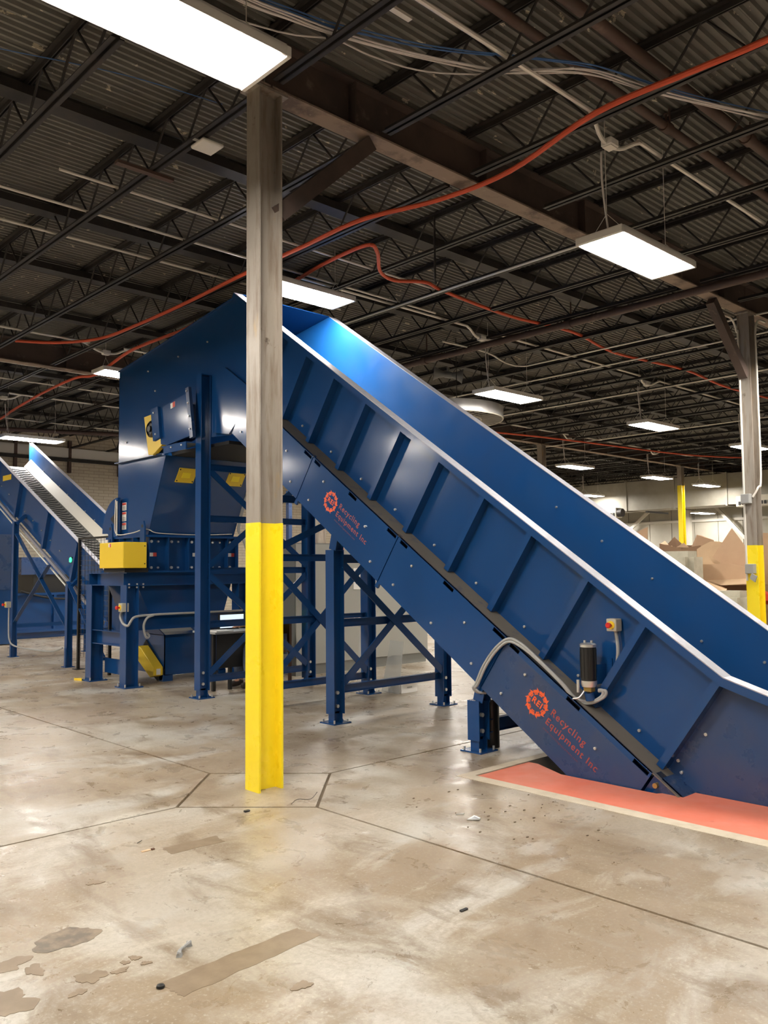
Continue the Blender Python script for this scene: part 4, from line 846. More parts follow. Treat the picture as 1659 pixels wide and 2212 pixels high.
m = MB(); [m.cyl((x, 10.30, z), (x, 10.29, z), 0.012, 8) for x in (5.16, 5.27, 5.36) for z in (1.295, 1.335)]; obj('bolts', m, M_BOLT, t)
t = thing('discharge_chute', 'blue funnel chute hanging under the shredder', 'chute', (6.1, 10.9, 0.93))
obj('chute_body', MB().hexa([(5.53, 10.45, 0.935), (6.70, 10.45, 0.935), (6.70, 11.35, 0.935), (5.53, 11.35, 0.935)], [(5.36, 10.46, 1.31), (6.82, 10.46, 1.31), (6.82, 11.33, 1.31), (5.36, 11.33, 1.31)]), M_BLUE, t)
obj('chute_rim', MB().box(5.50, 6.74, 10.43, 11.37, 0.915, 0.935), M_BLUE, t)
estop(5.12, 10.36, 1.035, 'red emergency stop button on the front leg of the shredder stand', 1.25)
run('conduit', [(5.11, 10.40, 0.99), (5.10, 10.41, 0.91), (5.10, 10.33, 0.83), (5.11, 10.22, 0.805), (5.14, 10.20, 0.86), (5.20, 10.22, 0.91), (5.366, 10.275, 0.925), (5.7, 10.285, 0.93), (6.105, 10.285, 0.93), (6.9, 10.285, 0.93)], 0.016, M_GREY, 'grey conduit looping from the shredder stop button along the front beam', 'conduit')
run('conduit', [(5.50, 10.27, 0.925), (5.40, 10.26, 0.89), (5.354, 10.26, 0.80), (5.374, 10.27, 0.69), (5.415, 10.29, 0.63), (5.46, 10.32, 0.65), (5.45, 10.36, 0.70)], 0.016, M_GREY, 'grey conduit curling down in front of the shredder front beam', 'conduit')

# ------------------------------------------------------------------ outfeed conveyor under the shredder
O2 = thing('outfeed_conveyor', 'second blue conveyor rising from under the shredder toward the baler', 'conveyor', (6.35, 14, 0))
ox0, ox1 = 5.82, 6.78
TN = math.tan(math.radians(25.06))
zt = lambda y: 1.969 + TN*(y - 13.264)
wall = [(18.12, zt(18.12)), (12.2, zt(12.2)), (11.1, 0.86), (10.56, 0.63), (10.56, 0.09), (11.35, 0.09), (12.1, zt(12.1)-0.77), (18.12, zt(18.12)-0.77)]
obj('side_wall', MB().yz(wall, ox0, ox0+0.012), M_BLUE, O2)
wallf = [(18.12, zt(18.12)), (12.2, zt(12.2)), (11.1, 0.86), (10.56, 0.63), (10.56, 0.09), (11.35, 0.09), (12.1, zt(12.1)-0.77), (18.12, zt(18.12)-0.77)]
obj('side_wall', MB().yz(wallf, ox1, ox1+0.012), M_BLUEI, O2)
for (xa, xb) in ((ox0-0.06, ox0+0.014), (ox1-0.002, ox1+0.07)):
    obj('top_flange', MB().prism([(xa, 18.12, zt(18.12)), (xb, 18.12, zt(18.12)), (xb, 12.2, zt(12.2)), (xa, 12.2, zt(12.2))], (0, 0, 0.008)), M_TRIM, O2)
obj('end_plate', MB().box(ox0, ox1, 10.56, 10.57, 0.08, 0.63), M_BLUE, O2); obj('tail_top', MB().box(ox0, ox1, 10.57, 11.1, 0.62, 0.63), M_BLUE, O2)
obj('tail_foot', MB().box(5.80, 5.95, 10.56, 10.66, 0.0, 0.09), M_BLUE, O2); obj('tail_foot', MB().box(6.68, 6.80, 10.56, 10.66, 0.0, 0.09), M_BLUE, O2)
def oz(y): return zt(y) - 0.50
obj('belt', MB().prism([(ox0+0.02, 18.0, oz(18.0)), (ox1-0.02, 18.0, oz(18.0)), (ox1-0.02, 11.2, oz(11.2)), (ox0+0.02, 11.2, oz(11.2))], (0, 0, 0.015)), M_BELT, O2)
obj('side_liner', MB().prism([(ox1-0.005, 18.0, zt(18.0)-0.31), (ox1-0.005, 11.9, zt(11.9)-0.31), (ox1-0.14, 11.9, oz(11.9)+0.03), (ox1-0.14, 18.0, oz(18.0)+0.03)], (-0.006, 0, 0)), M_LINER, O2, label='beige sloping liner strip')
wv = MB(); pts = []
for k in range(13):
    u = k/12; pts.append((ox0+0.06 + u*(ox1-ox0-0.24), 0.035*math.sin(u*2*math.pi*2), 0))
wv.tube(pts, 0.011, 5)
SL = Matrix.Rotation(math.atan(TN), 4, 'X')
cl = mesh('wave_cleat', wv.xf(SL), M_RUB, smooth=True)
for k in range(52):
    y = 12.2 + k*0.11; inst('wave_cleat', cl, (0, y, oz(y)+0.022), O2)
for (ya, z0) in ((15.82, 3.154), (14.50, 2.56), (13.30, 1.99), (17.1, 3.75)):
    obj('rib', MB().prism([(ox0-0.07, ya-0.03, zt(ya-0.03)-0.02), (ox0-0.07, ya+0.03, zt(ya+0.03)-0.02), (ox0-0.07, ya+0.27, zt(ya+0.27)-0.74), (ox0-0.07, ya+0.21, zt(ya+0.21)-0.74)], (0.07, 0, 0)), M_BLUE, O2)
obj('lower_rail', MB().bar((ox0-0.06, 18.05, zt(18.05)-0.79), (ox0-0.06, 12.3, zt(12.3)-0.79), 0.05, 0.035, (1,0,0)), M_TRIM, O2)
for k in range(12):
    y = 12.9 + k*0.4; inst('bolt', bolt_me, (ox0, y, zt(y)-0.5), O2)
    obj('liner_bolt', MB().cyl((ox1, y, zt(y)-0.29), (ox1-0.016, y, zt(y)-0.29), 0.013, 6), M_BOLT, O2)
for (yy, top) in ((13.29, 1.30), (15.65, 2.42)):
    for x in (5.64, 7.0):
        p = obj('leg', MB().isec((x, yy, 0.01), (x, yy, top), 0.09, 0.09, 0.008, 0.008, (1,0,0)), M_BLUE, O2)
        obj('base_plate', MB().box(x-0.08, x+0.08, yy-0.08, yy+0.08, 0, 0.01), M_BLUE, p); obj('foot', MB().isec((x, yy, 0.01), (x, yy, 0.3), 0.11, 0.06, 0.006, 0.006, (1,0,0)), M_BLUE, p)
        obj('hanger', MB().bar((x, yy, top-0.05), (x+(0.18 if x < 6 else -0.05), yy, top+0.12), 0.08, 0.05), M_BLUE, p)
    obj('cross_beam', MB().bar((5.69, yy, 0.55), (6.95, yy, 0.55), 0.05, 0.07), M_BLUE, O2)
for (ya, za, yb, zb) in ((15.6, 2.2, 13.34, 0.62), (14.1, 1.62, 15.6, 0.62), (13.34, 1.35, 12.0, 0.2)):
    obj('brace', MB().bar((5.64, ya, za), (5.64, yb, zb), 0.012, 0.07, (1,0,0)), M_BLUE, O2)
obj('yellow_plate', MB().yz([(16.42, 3.36), (16.85, 3.36), (16.85, 3.26), (16.42, 3.26)], ox0-0.006, ox0), M_YELG, O2, label='small yellow instruction plate')
t = thing('glare_spot', 'small added green indicator on the outfeed conveyor wall', 'glare', (5.79, 13.62, 1.66))
obj('bezel', MB().cyl((5.82, 13.62, 1.70), (5.80, 13.62, 1.70), 0.05, 14), M_BLACK, t); obj('lens', MB().lathe([(0.042, 0), (0.042, 0.012), (0.02, 0.022)], (5.80, 13.62, 1.70), (-1, 0, 0), 14), M_GREENL, t, smooth=True)  # glare dot modelled as a glowing disc in a black ring
t = thing('chain_guard', 'yellow tilted chain guard at the tail of the outfeed conveyor', 'guard', (5.7, 10.8, 0.1))
obj('cover', MB().yz([(11.10, 0.43), (10.98, 0.47), (10.56, 0.20), (10.56, 0.09), (10.66, 0.06), (11.10, 0.32)], 5.66, 5.80), M_YELG, t, bevel=0.004)
obj('back_plate', MB().yz([(11.20, 0.40), (11.05, 0.54), (10.54, 0.16), (10.58, 0.02), (10.72, 0.0), (11.2, 0.24)], 5.80, 5.815), M_DARK, t)
obj('warning_label', MB().box(5.70, 5.76, 10.553, 10.558, 0.10, 0.18), M_WHITE, t)
# wire mesh guard
t = thing('mesh_guard', 'black wire mesh guard panel between the stand and outfeed conveyor', 'guard', (5.62, 12.4, 0))
for y in (12.87, 11.80): obj('post', MB().box(5.60, 5.64, y-0.02, y+0.02, 0, 2.03), M_BLACK, t)
obj('foot_plate', MB().box(5.56, 5.70, 12.80, 12.95, 0, 0.008), M_BLACK, t); obj('top_bar', MB().box(5.605, 5.635, 11.80, 12.87, 2.0, 2.03), M_BLACK, t)
for k in range(24): obj('wire', MB().cyl((5.62, 11.8, 0.25+k*0.075), (5.62, 12.87, 0.25+k*0.075), 0.003, 5), M_BLACK, t)
for k in range(9): obj('wire', MB().cyl((5.62, 11.9+k*0.11, 0.2), (5.62, 11.9+k*0.11, 2.0), 0.003, 5), M_BLACK, t)
# stop box and conduit loop on outfeed legs
estop(5.56, 15.72, 0.93, 'red emergency stop button on the rear leg of the outfeed conveyor', 1.2)
run('conduit', [(5.57, 15.70, 0.87), (5.57, 15.70, 0.55), (5.57, 15.66, 0.32), (5.57, 15.45, 0.22), (5.57, 14.8, 0.20), (5.57, 13.8, 0.22), (5.57, 13.35, 0.30)], 0.014, M_GREY, 'grey conduit swept low between the outfeed conveyor legs', 'conduit')
run('conduit', [(5.70, 17.8, zt(17.8)-0.83), (5.70, 13.4, zt(13.4)-0.83)], 0.014, M_COND, 'pale conduit under the outfeed conveyor wall', 'conduit', 1)

# ------------------------------------------------------------------ baler behind the outfeed conveyor
t = thing('baler', 'large blue baler with tall feed box near the brick wall', 'baler', (8.3, 20.6, 0))
obj('chamber', MB().box(5.6, 12.2, 19.7, 21.6, 0.16, 1.0), M_BLUE, t)
obj('upper_flange', MB().box(5.55, 12.25, 19.62, 21.68, 0.98, 1.03), M_BLUE, t); obj('lower_flange', MB().box(5.55, 12.25, 19.6, 21.7, 0.14, 0.20), M_BLUE, t)
obj('skid', MB().box(5.6, 12.2, 19.72, 19.9, 0.0, 0.14).box(5.6, 12.2, 21.4, 21.58, 0.0, 0.14), M_BLUE, t)
obj('feed_box', MB().box(5.2, 6.6, 18.3, 19.6, 0.02, 3.25), M_BLUE, t)
obj('feed_door', MB().box(5.4, 6.5, 18.26, 18.30, 1.15, 2.3), M_BLUED, t)
for x in (5.8, 6.45, 7.1, 8.0, 9.2, 10.4, 11.6): obj('rib', MB().box(x-0.03, x+0.03, 19.62, 19.70, 0.2, 0.98), M_BLUE, t)
obj('power_unit', MB().box(7.6, 9.6, 19.9, 21.2, 1.03, 1.45), M_BLACK, t)
obj('oil_tank', MB().box(7.3, 8.4, 19.85, 21.0, 1.45, 1.85), M_BLUED, t)
obj('motor', MB().cyl((9.1, 20.0, 1.70), (9.1, 20.7, 1.70), 0.24, 18), M_BLACK, t, smooth=True)
obj('motor', MB().cyl((8.75, 20.0, 2.0), (8.75, 20.4, 2.0), 0.16, 16), M_BLACK, t, smooth=True)
obj('red_valve', MB().box(8.65, 8.85, 19.80, 19.9, 1.20, 1.36), M_REDL, t); obj('warning_label', MB().box(8.68, 8.80, 19.79, 19.80, 1.22, 1.34), M_WHITE, t)
run('hose', [(7.2, 19.6, 1.08), (7.9, 19.5, 0.9), (8.6, 19.45, 0.95), (9.0, 19.5, 1.35), (8.95, 19.7, 1.7)], 0.025, M_BLACK, 'black hydraulic hose looping across the baler front', 'hose')
# brick wall fittings seen above the outfeed conveyor
tag(obj('wall_window_strip', MB().box(7.0, 14.0, 23.42, 23.5, 4.72, 5.0), M_HOUS), 'long pale strip panel at the top of the brick wall', 'panel')
obj2 = thing('wall_beam', 'dark angle beam along the top of the brick wall', 'beam', (10, 23.4, 4.6))
obj('angle', MB().box(5, 18, 23.36, 23.5, 4.62, 4.70), M_JOIST, obj2)
for x in (8.4, 9.9, 11.4): obj('bracket', MB().box(x-0.04, x+0.04, 23.40, 23.5, 4.3, 5.2), M_PIPE, obj2)
# pale blue posts far behind
for (x, lab) in ((10.55, 'first slim pale blue post in front of the brick wall'), (10.98, 'second slim pale blue post in front of the brick wall')):
    tt = thing('slim_post', lab, 'post', (x, 14.6, 0)); obj('shaft', MB().box(x-0.045, x+0.045, 14.55, 14.65, 0.01, 3.2), M_BLUED, tt); obj('base_plate', MB().box(x-0.1, x+0.1, 14.5, 14.7, 0, 0.012), M_BLUED, tt)
# ------------------------------------------------------------------ electrical cabinets
def cabinet(x0, x1, y0, y1, h, label, doors=1, side=True):
    t = thing('electrical_cabinet', label, 'cabinet', ((x0+x1)/2, (y0+y1)/2, 0))
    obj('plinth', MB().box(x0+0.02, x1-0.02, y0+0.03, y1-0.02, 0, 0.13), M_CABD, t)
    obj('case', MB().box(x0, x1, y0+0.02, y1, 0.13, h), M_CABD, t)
    w = (x1-x0)/doors
    for k in range(doors):
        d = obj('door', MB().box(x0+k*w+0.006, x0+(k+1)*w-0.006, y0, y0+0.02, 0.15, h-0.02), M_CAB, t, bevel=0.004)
        hx = x0+k*w+0.10
        obj('handle_base', MB().cyl((hx, y0, 1.12), (hx, y0-0.03, 1.12), 0.035, 14), M_BLACK, d); obj('handle', MB().bar((hx, y0-0.035, 1.13), (hx+0.10, y0-0.04, 0.95), 0.02, 0.035, (0,1,0)), M_BLACK, d)
    return t
C = cabinet(7.36, 8.62, 9.63, 10.20, 1.89, 'grey electrical cabinet with warning labels behind the conveyor stand', 1)
for (x, z0, z1, band) in ((8.18, 1.62, 1.84, 1), (8.18, 1.43, 1.60, 1), (8.17, 1.22, 1.42, 1), (8.52, 1.20, 1.52, 0)):
    p = obj('warning_label', MB().box(x-0.075, x+0.075, 9.622, 9.63, z0, z1), M_WHITE, C)
    if band:
        obj('label_band', MB().box(x-0.07, x+0.07, 9.620, 9.622, z1-0.06, z1-0.012), M_REDL, p)
        for k in range(3): obj('label_line', MB().box(x-0.055, x+0.05, 9.620, 9.622, z0+0.02+k*0.03, z0+0.03+k*0.03), M_GREY, p)
    else:
        obj('pictogram', MB().cyl((x-0.01, 9.622, 1.44), (x-0.01, 9.619, 1.44), 0.028, 12).box(x-0.03, x+0.01, 9.619, 9.622, 1.28, 1.41), M_BLACK, p)
tri = obj('warning_triangle', MB().xz([(8.125, 1.445), (8.185, 1.445), (8.155, 1.505)], 9.618, 9.620), M_YELG, C)
cabinet(8.64, 10.05, 9.63, 10.20, 1.89, 'grey electrical cabinet standing right of the labelled one', 1)
# plastic sheets and small white box leaning on the far stand post
tag(obj('plastic_sheet', MB().prism([(7.24, 7.74, 0.0), (7.18, 7.37, 0.0), (7.26, 7.37, 0.62), (7.30, 7.64, 0.62)], (0.006, 0, 0)), M_PLEX), 'clear plastic sheet leaning by the far post of the stand', 'plastic sheet')
tag(obj('plastic_sheet', MB().prism([(7.60, 8.6, 0.0), (7.56, 8.22, 0.0), (7.62, 8.22, 0.95), (7.66, 8.6, 0.95)], (0.006, 0, 0)), M_PLEX), 'taller clear plastic sheet standing before the cabinet', 'plastic sheet')
t = thing('small_carton', 'small white carton with an open brown flap on the floor', 'carton', (7.36, 7.45, 0))
obj('box', MB().box(7.22, 7.50, 7.37, 7.60, 0, 0.14), M_WHITE, t, bevel=0.004); obj('flap', MB().prism([(7.22, 7.37, 0.14), (7.50, 7.37, 0.14), (7.55, 7.27, 0.17), (7.27, 7.27, 0.17)], (0, 0, 0.005)), M_CARDL, t); obj('hand_hole', MB().box(7.32, 7.40, 7.366, 7.37, 0.06, 0.075), M_GREY, t)
# ------------------------------------------------------------------ operator desk
t = thing('desk', 'dark operator desk with lit monitor behind the yellow column', 'desk', (6.0, 9.5, 0))
obj('top', MB().box(5.72, 6.42, 9.12, 9.66, 0.71, 0.735), M_GREY, t, bevel=0.004); obj('front_panel', MB().box(5.80, 6.18, 9.20, 9.22, 0.28, 0.71), M_BLACK, t)
for (x, y) in ((5.78, 9.25), (6.02, 9.25), (5.78, 9.60), (6.38, 9.60)): obj('leg', MB().box(x-0.02, x+0.02, y-0.02, y+0.02, 0, 0.71), M_BLACK, t)
t = thing('monitor', 'wide lit monitor standing on the operator desk', 'monitor', (6.3, 9.55, 0.735))
obj('screen', MB().box(6.04, 6.40, 9.512, 9.515, 0.755, 0.925), M_SCREEN, t); obj('bezel', MB().box(6.02, 6.42, 9.515, 9.54, 0.742, 0.94), M_BLACK, t, bevel=0.004); obj('stand', MB().box(6.19, 6.25, 9.54, 9.56, 0.735, 0.88).box(6.12, 6.32, 9.50, 9.64, 0.735, 0.742), M_BLACK, t)
tag(obj('paper_stack', MB().box(5.75, 6.0, 9.14, 9.32, 0.736, 0.752), M_WHITE), 'loose white papers on the operator desk', 'papers')
t = thing('wooden_chair', 'brown wooden chair at the operator desk', 'chair', (6.66, 9.34, 0))
obj('seat', MB().box(6.46, 6.88, 9.08, 9.48, 0.42, 0.45), M_WOOD, t, bevel=0.006); obj('backrest', MB().box(6.86, 6.885, 9.10, 9.46, 0.55, 0.85), M_WOOD, t)
for (x, y) in ((6.49, 9.11), (6.49, 9.45), (6.86, 9.11), (6.86, 9.45)): obj('leg', MB().box(x-0.018, x+0.018, y-0.018, y+0.018, 0, 0.42 if x < 6.7 else 0.85), M_WOOD, t)
# seated person (skin-modifier body, facing the desk)
def skin(name, verts, edges, radii, m, parent=None, root=0, sub=2):
    me = bpy.data.meshes.new(name); me.from_pydata(verts, edges, []); o = bpy.data.objects.new(name, me); link(o, parent)
    if not me.skin_vertices: me.attributes  # layer is made by the modifier
    md = o.modifiers.new('skin', 'SKIN'); bm = bmesh.new(); bm.from_mesh(me)
    ly = bm.verts.layers.skin.verify(); bm.verts.ensure_lookup_table()
    for i, v in enumerate(bm.verts):
        r = radii[i]; v[ly].radius = r if isinstance(r, tuple) else (r, r); v[ly].use_root = (i == root)
    bm.to_mesh(me); bm.free(); md.use_smooth_shade = True
    s = o.modifiers.new('sub', 'SUBSURF'); s.levels = sub; s.render_levels = sub
    me.materials.append(m); return o
bx, by = 6.68, 9.28
V = [(bx, by, 0.54), (bx-0.01, by, 0.72), (bx-0.02, by, 0.92), (bx-0.03, by, 1.06), (bx-0.04, by, 1.13), (bx-0.055, by, 1.20), (bx-0.07, by, 1.30), (bx-0.05, by, 1.36)]
E_ = [(0,1),(1,2),(2,3),(3,4),(4,5),(5,6),(6,7)]; Rr = [(.16,.12), (.15,.11), (.17,.11), (.13,.085), .055, .075, .088, .07]
for s in (-1, 1):
    b = len(V)
    V += [(bx-0.04, by+s*0.10, 0.53), (bx-0.42, by+s*0.11, 0.54), (bx-0.44, by+s*0.115, 0.30), (bx-0.40, by+s*0.115, 0.075), (bx-0.52, by+s*0.12, 0.045)]
    E_ += [(0,b),(b,b+1),(b+1,b+2),(b+2,b+3),(b+3,b+4)]; Rr += [.095, .068, .058, .042, .035]
    b = len(V)
    V += [(bx-0.03, by+s*0.17, 1.03), (bx-0.08, by+s*0.22, 0.80), (bx-0.30, by+s*0.17, 0.79), (bx-0.36, by+s*0.16, 0.785), (bx-0.40, by+s*0.155, 0.775)]
    E_ += [(3,b),(b,b+1),(b+1,b+2),(b+2,b+3),(b+3,b+4)]; Rr += [.062, .048, .034, .027, .033]
    h = len(V)-1
    for k, (dy, L) in enumerate(((-0.026, .055), (-0.009, .065), (0.009, .06), (0.026, .048))):
        q = len(V); V += [(bx-0.44, by+s*0.155+dy, 0.772), (bx-0.44-L, by+s*0.155+dy*1.2, 0.758)]; E_ += [(h,q),(q,q+1)]; Rr += [.0095, .0075]
    q = len(V); V += [(bx-0.41, by+s*0.155-s*0.04, 0.77), (bx-0.44, by+s*0.155-s*0.055, 0.76)]; E_ += [(h,q),(q,q+1)]; Rr += [.011, .009]
P = thing('person', 'seated person in jeans and yellow-green vest at the operator desk', 'person', (bx, by, 0))
skin('body', V, E_, Rr, M_SKIN, P)
Vj = [(bx, by, 0.54)]; Ej = []; Rj = [(.175, .135)]
for s in (-1, 1):
    b = len(Vj); Vj += [(bx-0.04, by+s*0.10, 0.535), (bx-0.43, by+s*0.11, 0.545), (bx-0.445, by+s*0.115, 0.30), (bx-0.405, by+s*0.115, 0.10)]; Ej += [(0,b),(b,b+1),(b+1,b+2),(b+2,b+3)]; Rj += [.105, .08, .072, .066]
skin('jeans', Vj, Ej, Rj, M_JEANS, P)
skin('vest', [(bx, by, 0.60), (bx-0.01, by, 0.74), (bx-0.02, by, 0.93), (bx-0.03, by, 1.05)], [(0,1),(1,2),(2,3)], [(.18,.135), (.17,.13), (.19,.13), (.15,.10)], M_HIVIS, P)
Vs = [(bx-0.025, by, 1.0)]; Es = []; Rs = [(.14, .09)]
for s in (-1, 1):
    b = len(Vs); Vs += [(bx-0.03, by+s*0.17, 1.03), (bx-0.08, by+s*0.22, 0.81), (bx-0.27, by+s*0.175, 0.795)]; Es += [(0,b),(b,b+1),(b+1,b+2)]; Rs += [.072, .057, .045]
skin('shirt_sleeves', Vs, Es, Rs, M_SHIRT, P)
for s in (-1, 1): skin('boot', [(bx-0.40, by+s*0.115, 0.10), (bx-0.41, by+s*0.115, 0.05), (bx-0.50, by+s*0.12, 0.042), (bx-0.56, by+s*0.122, 0.038)], [(0,1),(1,2),(2,3)], [.058, .05, .045, .036], M_SHOE, P)
skin('hair', [(bx-0.03, by, 1.30), (bx-0.045, by, 1.385), (bx-0.09, by, 1.385)], [(0,1),(1,2)], [.075, .082, .06], M_HAIR, P)
hd = Vector((bx-0.07, by, 1.28))
for s in (-1, 1):
    obj('eye', MB().lathe([(0.002, -0.012), (0.010, -0.006), (0.012, 0), (0.010, 0.006), (0.002, 0.012)], hd + Vector((-0.083, s*0.032, 0.02)), (1, 0, 0), 10), M_WHITE, P, smooth=True)
    obj('ear', MB().lathe([(0.004, -0.012), (0.024, -0.006), (0.026, 0.004), (0.006, 0.010)], hd + Vector((0.0, s*0.085, 0.0)), (0, 1, 0), 10), M_SKIN, P, smooth=True)
obj('nose', MB().hexa([(hd.x-0.078, by-0.016, hd.z-0.03), (hd.x-0.115, by-0.010, hd.z-0.03), (hd.x-0.115, by+0.010, hd.z-0.03), (hd.x-0.078, by+0.016, hd.z-0.03)], [(hd.x-0.075, by-0.008, hd.z+0.025), (hd.x-0.09, by-0.005, hd.z+0.025), (hd.x-0.09, by+0.005, hd.z+0.025), (hd.x-0.075, by+0.008, hd.z+0.025)]), M_SKIN, P)
obj('mouth', MB().box(hd.x-0.086, hd.x-0.078, by-0.022, by+0.022, hd.z-0.056, hd.z-0.048), M_REDL, P)

# ------------------------------------------------------------------ cardboard pile behind the conveyor
def sheet(pts, m, label, th=0.012, axis=(1, 0, 0.0), group=None):
    return tag(obj('cardboard_sheet', MB().prism(pts, Vector(axis).normalized()*th), m), label, 'cardboard', group)
def carton(cx, cy, z0, w, d, h, rz, m, label, flaps=True, tilt=0.0):
    t = thing('cardboard_box', label, 'box', (cx, cy, z0)); th = 0.01
    M = Matrix.Translation((cx, cy, z0)) @ Matrix.Rotation(rz, 4, 'Z') @ Matrix.Rotation(tilt, 4, 'X')
    W2, D2 = w/2, d/2
    obj('bottom', MB().box(-W2, W2, -D2, D2, 0, th).xf(M), m, t)
    for (a, b, c, e) in ((-W2, -W2+th, -D2, D2), (W2-th, W2, -D2, D2), (-W2, W2, -D2, -D2+th), (-W2, W2, D2-th, D2)): obj('panel', MB().box(a, b, c, e, 0, h).xf(M), m, t)
    if flaps:
        for s, ang in ((-1, 0.5), (1, 1.0)):
            f = MB().prism([(s*W2, -D2, h), (s*W2, D2, h), (s*(W2+0.25*math.sin(ang)), D2-0.04, h+0.25*math.cos(ang)), (s*(W2+0.25*math.sin(ang)), -D2+0.04, h+0.25*math.cos(ang))], (0, 0, 0.006)).xf(M); obj('flap', f, M_CARDL, t)
        for s, ang in ((-1, 0.9), (1, 0.3)):
            f = MB().prism([(-W2, s*D2, h), (W2, s*D2, h), (W2-0.05, s*(D2+0.2*math.sin(ang)), h+0.2*math.cos(ang)), (-W2+0.05, s*(D2+0.2*math.sin(ang)), h+0.2*math.cos(ang))], (0, 0, 0.006)).xf(M); obj('flap', f, m, t)
    return t
# lower layer of boxes carrying the pile
carton(14.75, 7.45, 0, 0.9, 1.1, 1.28, 0.05, M_CARDD, 'big brown carton at the bottom of the cardboard pile', False)
carton(14.05, 6.25, 0, 0.8, 0.85, 1.18, -0.04, M_CARDD, 'big brown carton under the wide pale carton', False)
carton(15.3, 6.1, 0, 0.9, 1.0, 1.3, 0.1, M_CARD, 'tall carton at the back of the cardboard pile', False)
carton(14.55, 8.65, 0, 0.85, 0.95, 1.68, 0.05, M_CARD, 'tall carton at the conveyor end of the cardboard pile', False)
def panelbox(name, label, parts):
    t = thing(name, label, 'box', parts[0][1][0])
    for nm, pts, m, ax in parts: obj(nm, MB().prism(pts, Vector(ax).normalized()*0.012), m, t)
panelbox('cardboard_box', 'dark brown open carton on top of the cardboard pile', [
  ('panel', [(14.62, 7.98, 1.27), (14.62, 7.98, 1.93), (14.26, 7.37, 1.82), (14.26, 7.37, 1.27)], M_CARDD, (1, 0, 0)), ('panel', [(14.26, 7.37, 1.27), (14.26, 7.37, 1.82), (14.40, 7.08, 1.87), (14.40, 7.06, 1.27)], M_CARDD, (1, 0, 0)),
  ('panel', [(14.62, 7.98, 1.27), (14.62, 7.98, 1.93), (14.95, 7.75, 1.90), (14.95, 7.75, 1.27)], M_CARDD, (0, 1, 0)), ('panel', [(14.95, 7.75, 1.27), (14.95, 7.75, 1.9), (14.70, 7.10, 1.87), (14.70, 7.10, 1.27)], M_CARDD, (1, 0, 0)),
  ('tape', [(14.45, 7.66, 1.80), (14.45, 7.66, 1.88), (14.42, 7.62, 1.87), (14.42, 7.62, 1.78)], M_CARDL, (-1, 0, 0)),
  ('flap', [(14.62, 7.98, 1.92), (14.70, 7.92, 1.98), (14.60, 7.80, 1.90)], M_CARD, (1, 0, 0)), ('flap', [(14.72, 7.90, 1.90), (14.74, 7.75, 2.05), (14.72, 7.60, 1.92), (14.70, 7.68, 1.86)], M_CARDD, (1, 0, 0)), ('flap', [(14.60, 7.65, 1.85), (14.62, 7.51, 1.93), (14.60, 7.40, 1.84)], M_CARD, (1, 0, 0))])
panelbox('cardboard_box', 'wide pale carton lying in front of the pointed sheet', [
  ('panel', [(13.50, 6.67, 1.19), (13.50, 6.67, 1.53), (13.50, 6.17, 1.54), (13.50, 5.91, 1.48), (13.50, 5.86, 1.22)], M_CARD, (1, 0, 0)), ('panel', [(13.50, 6.67, 1.19), (13.50, 6.67, 1.53), (13.95, 6.72, 1.50), (13.95, 6.72, 1.19)], M_CARDD, (0, 1, 0)),
  ('panel', [(13.50, 5.86, 1.19), (13.50, 5.88, 1.46), (13.92, 5.88, 1.44), (13.92, 5.86, 1.19)], M_CARD, (0, -1, 0)), ('bottom', [(13.50, 6.67, 1.19), (13.95, 6.72, 1.19), (13.92, 5.86, 1.19), (13.50, 5.86, 1.19)], M_CARD, (0, 0, 1)),
  ('flap', [(13.50, 6.56, 1.255), (13.50, 5.84, 1.29), (13.30, 5.80, 1.21), (13.30, 6.22, 1.19)], M_CARDL, (0, 0, 1))])
sheet([(13.92, 6.29, 2.13), (13.90, 6.14, 1.93), (13.88, 6.00, 1.74), (13.86, 5.98, 1.22), (13.86, 6.48, 1.22), (13.88, 6.48, 1.55), (13.90, 6.63, 1.65)], M_CARD, 'large pointed cardboard sheet standing upright on the pile')
sheet([(14.18, 7.05, 1.30), (14.2, 7.05, 1.80), (14.2, 6.93, 1.87), (14.2, 6.80, 1.93), (14.2, 6.64, 1.92), (14.2, 6.40, 1.85), (14.18, 6.35, 1.19)], M_CARDL, 'torn pale cardboard sheet behind the pointed sheet')
sheet([(14.72, 7.40, 1.28), (14.72, 7.41, 1.86), (14.70, 7.29, 2.07), (14.74, 7.24, 2.06), (14.78, 7.02, 1.97), (14.78, 6.95, 1.28)], M_CARD, 'bent brown cardboard flap at the top of the pile')
sheet([(14.6, 8.40, 1.69), (14.6, 8.45, 2.16), (14.6, 8.21, 2.25), (14.6, 8.23, 1.69)], M_CARD, 'upright tan cardboard piece near the conveyor edge')
sheet([(13.8, 6.83, 1.20), (13.8, 6.82, 1.54), (13.8, 6.65, 1.66), (13.8, 6.56, 1.54), (13.8, 6.56, 1.20)], M_CARDL, 'peaked pale cardboard flap before the torn sheet')
sheet([(13.12, 6.37, 1.25), (13.1, 6.03, 1.13), (13.02, 6.02, 1.10), (13.0, 6.30, 1.09), (13.30, 6.55, 1.19)], M_CARDL, 'pale cardboard offcut lying near the lower concrete block', axis=(0, 0, 1))
sheet([(14.9, 6.30, 1.30), (14.9, 6.30, 2.08), (14.9, 5.60, 2.02), (14.9, 5.60, 1.30)], M_CARD, 'plain cardboard panel behind the pointed sheet')
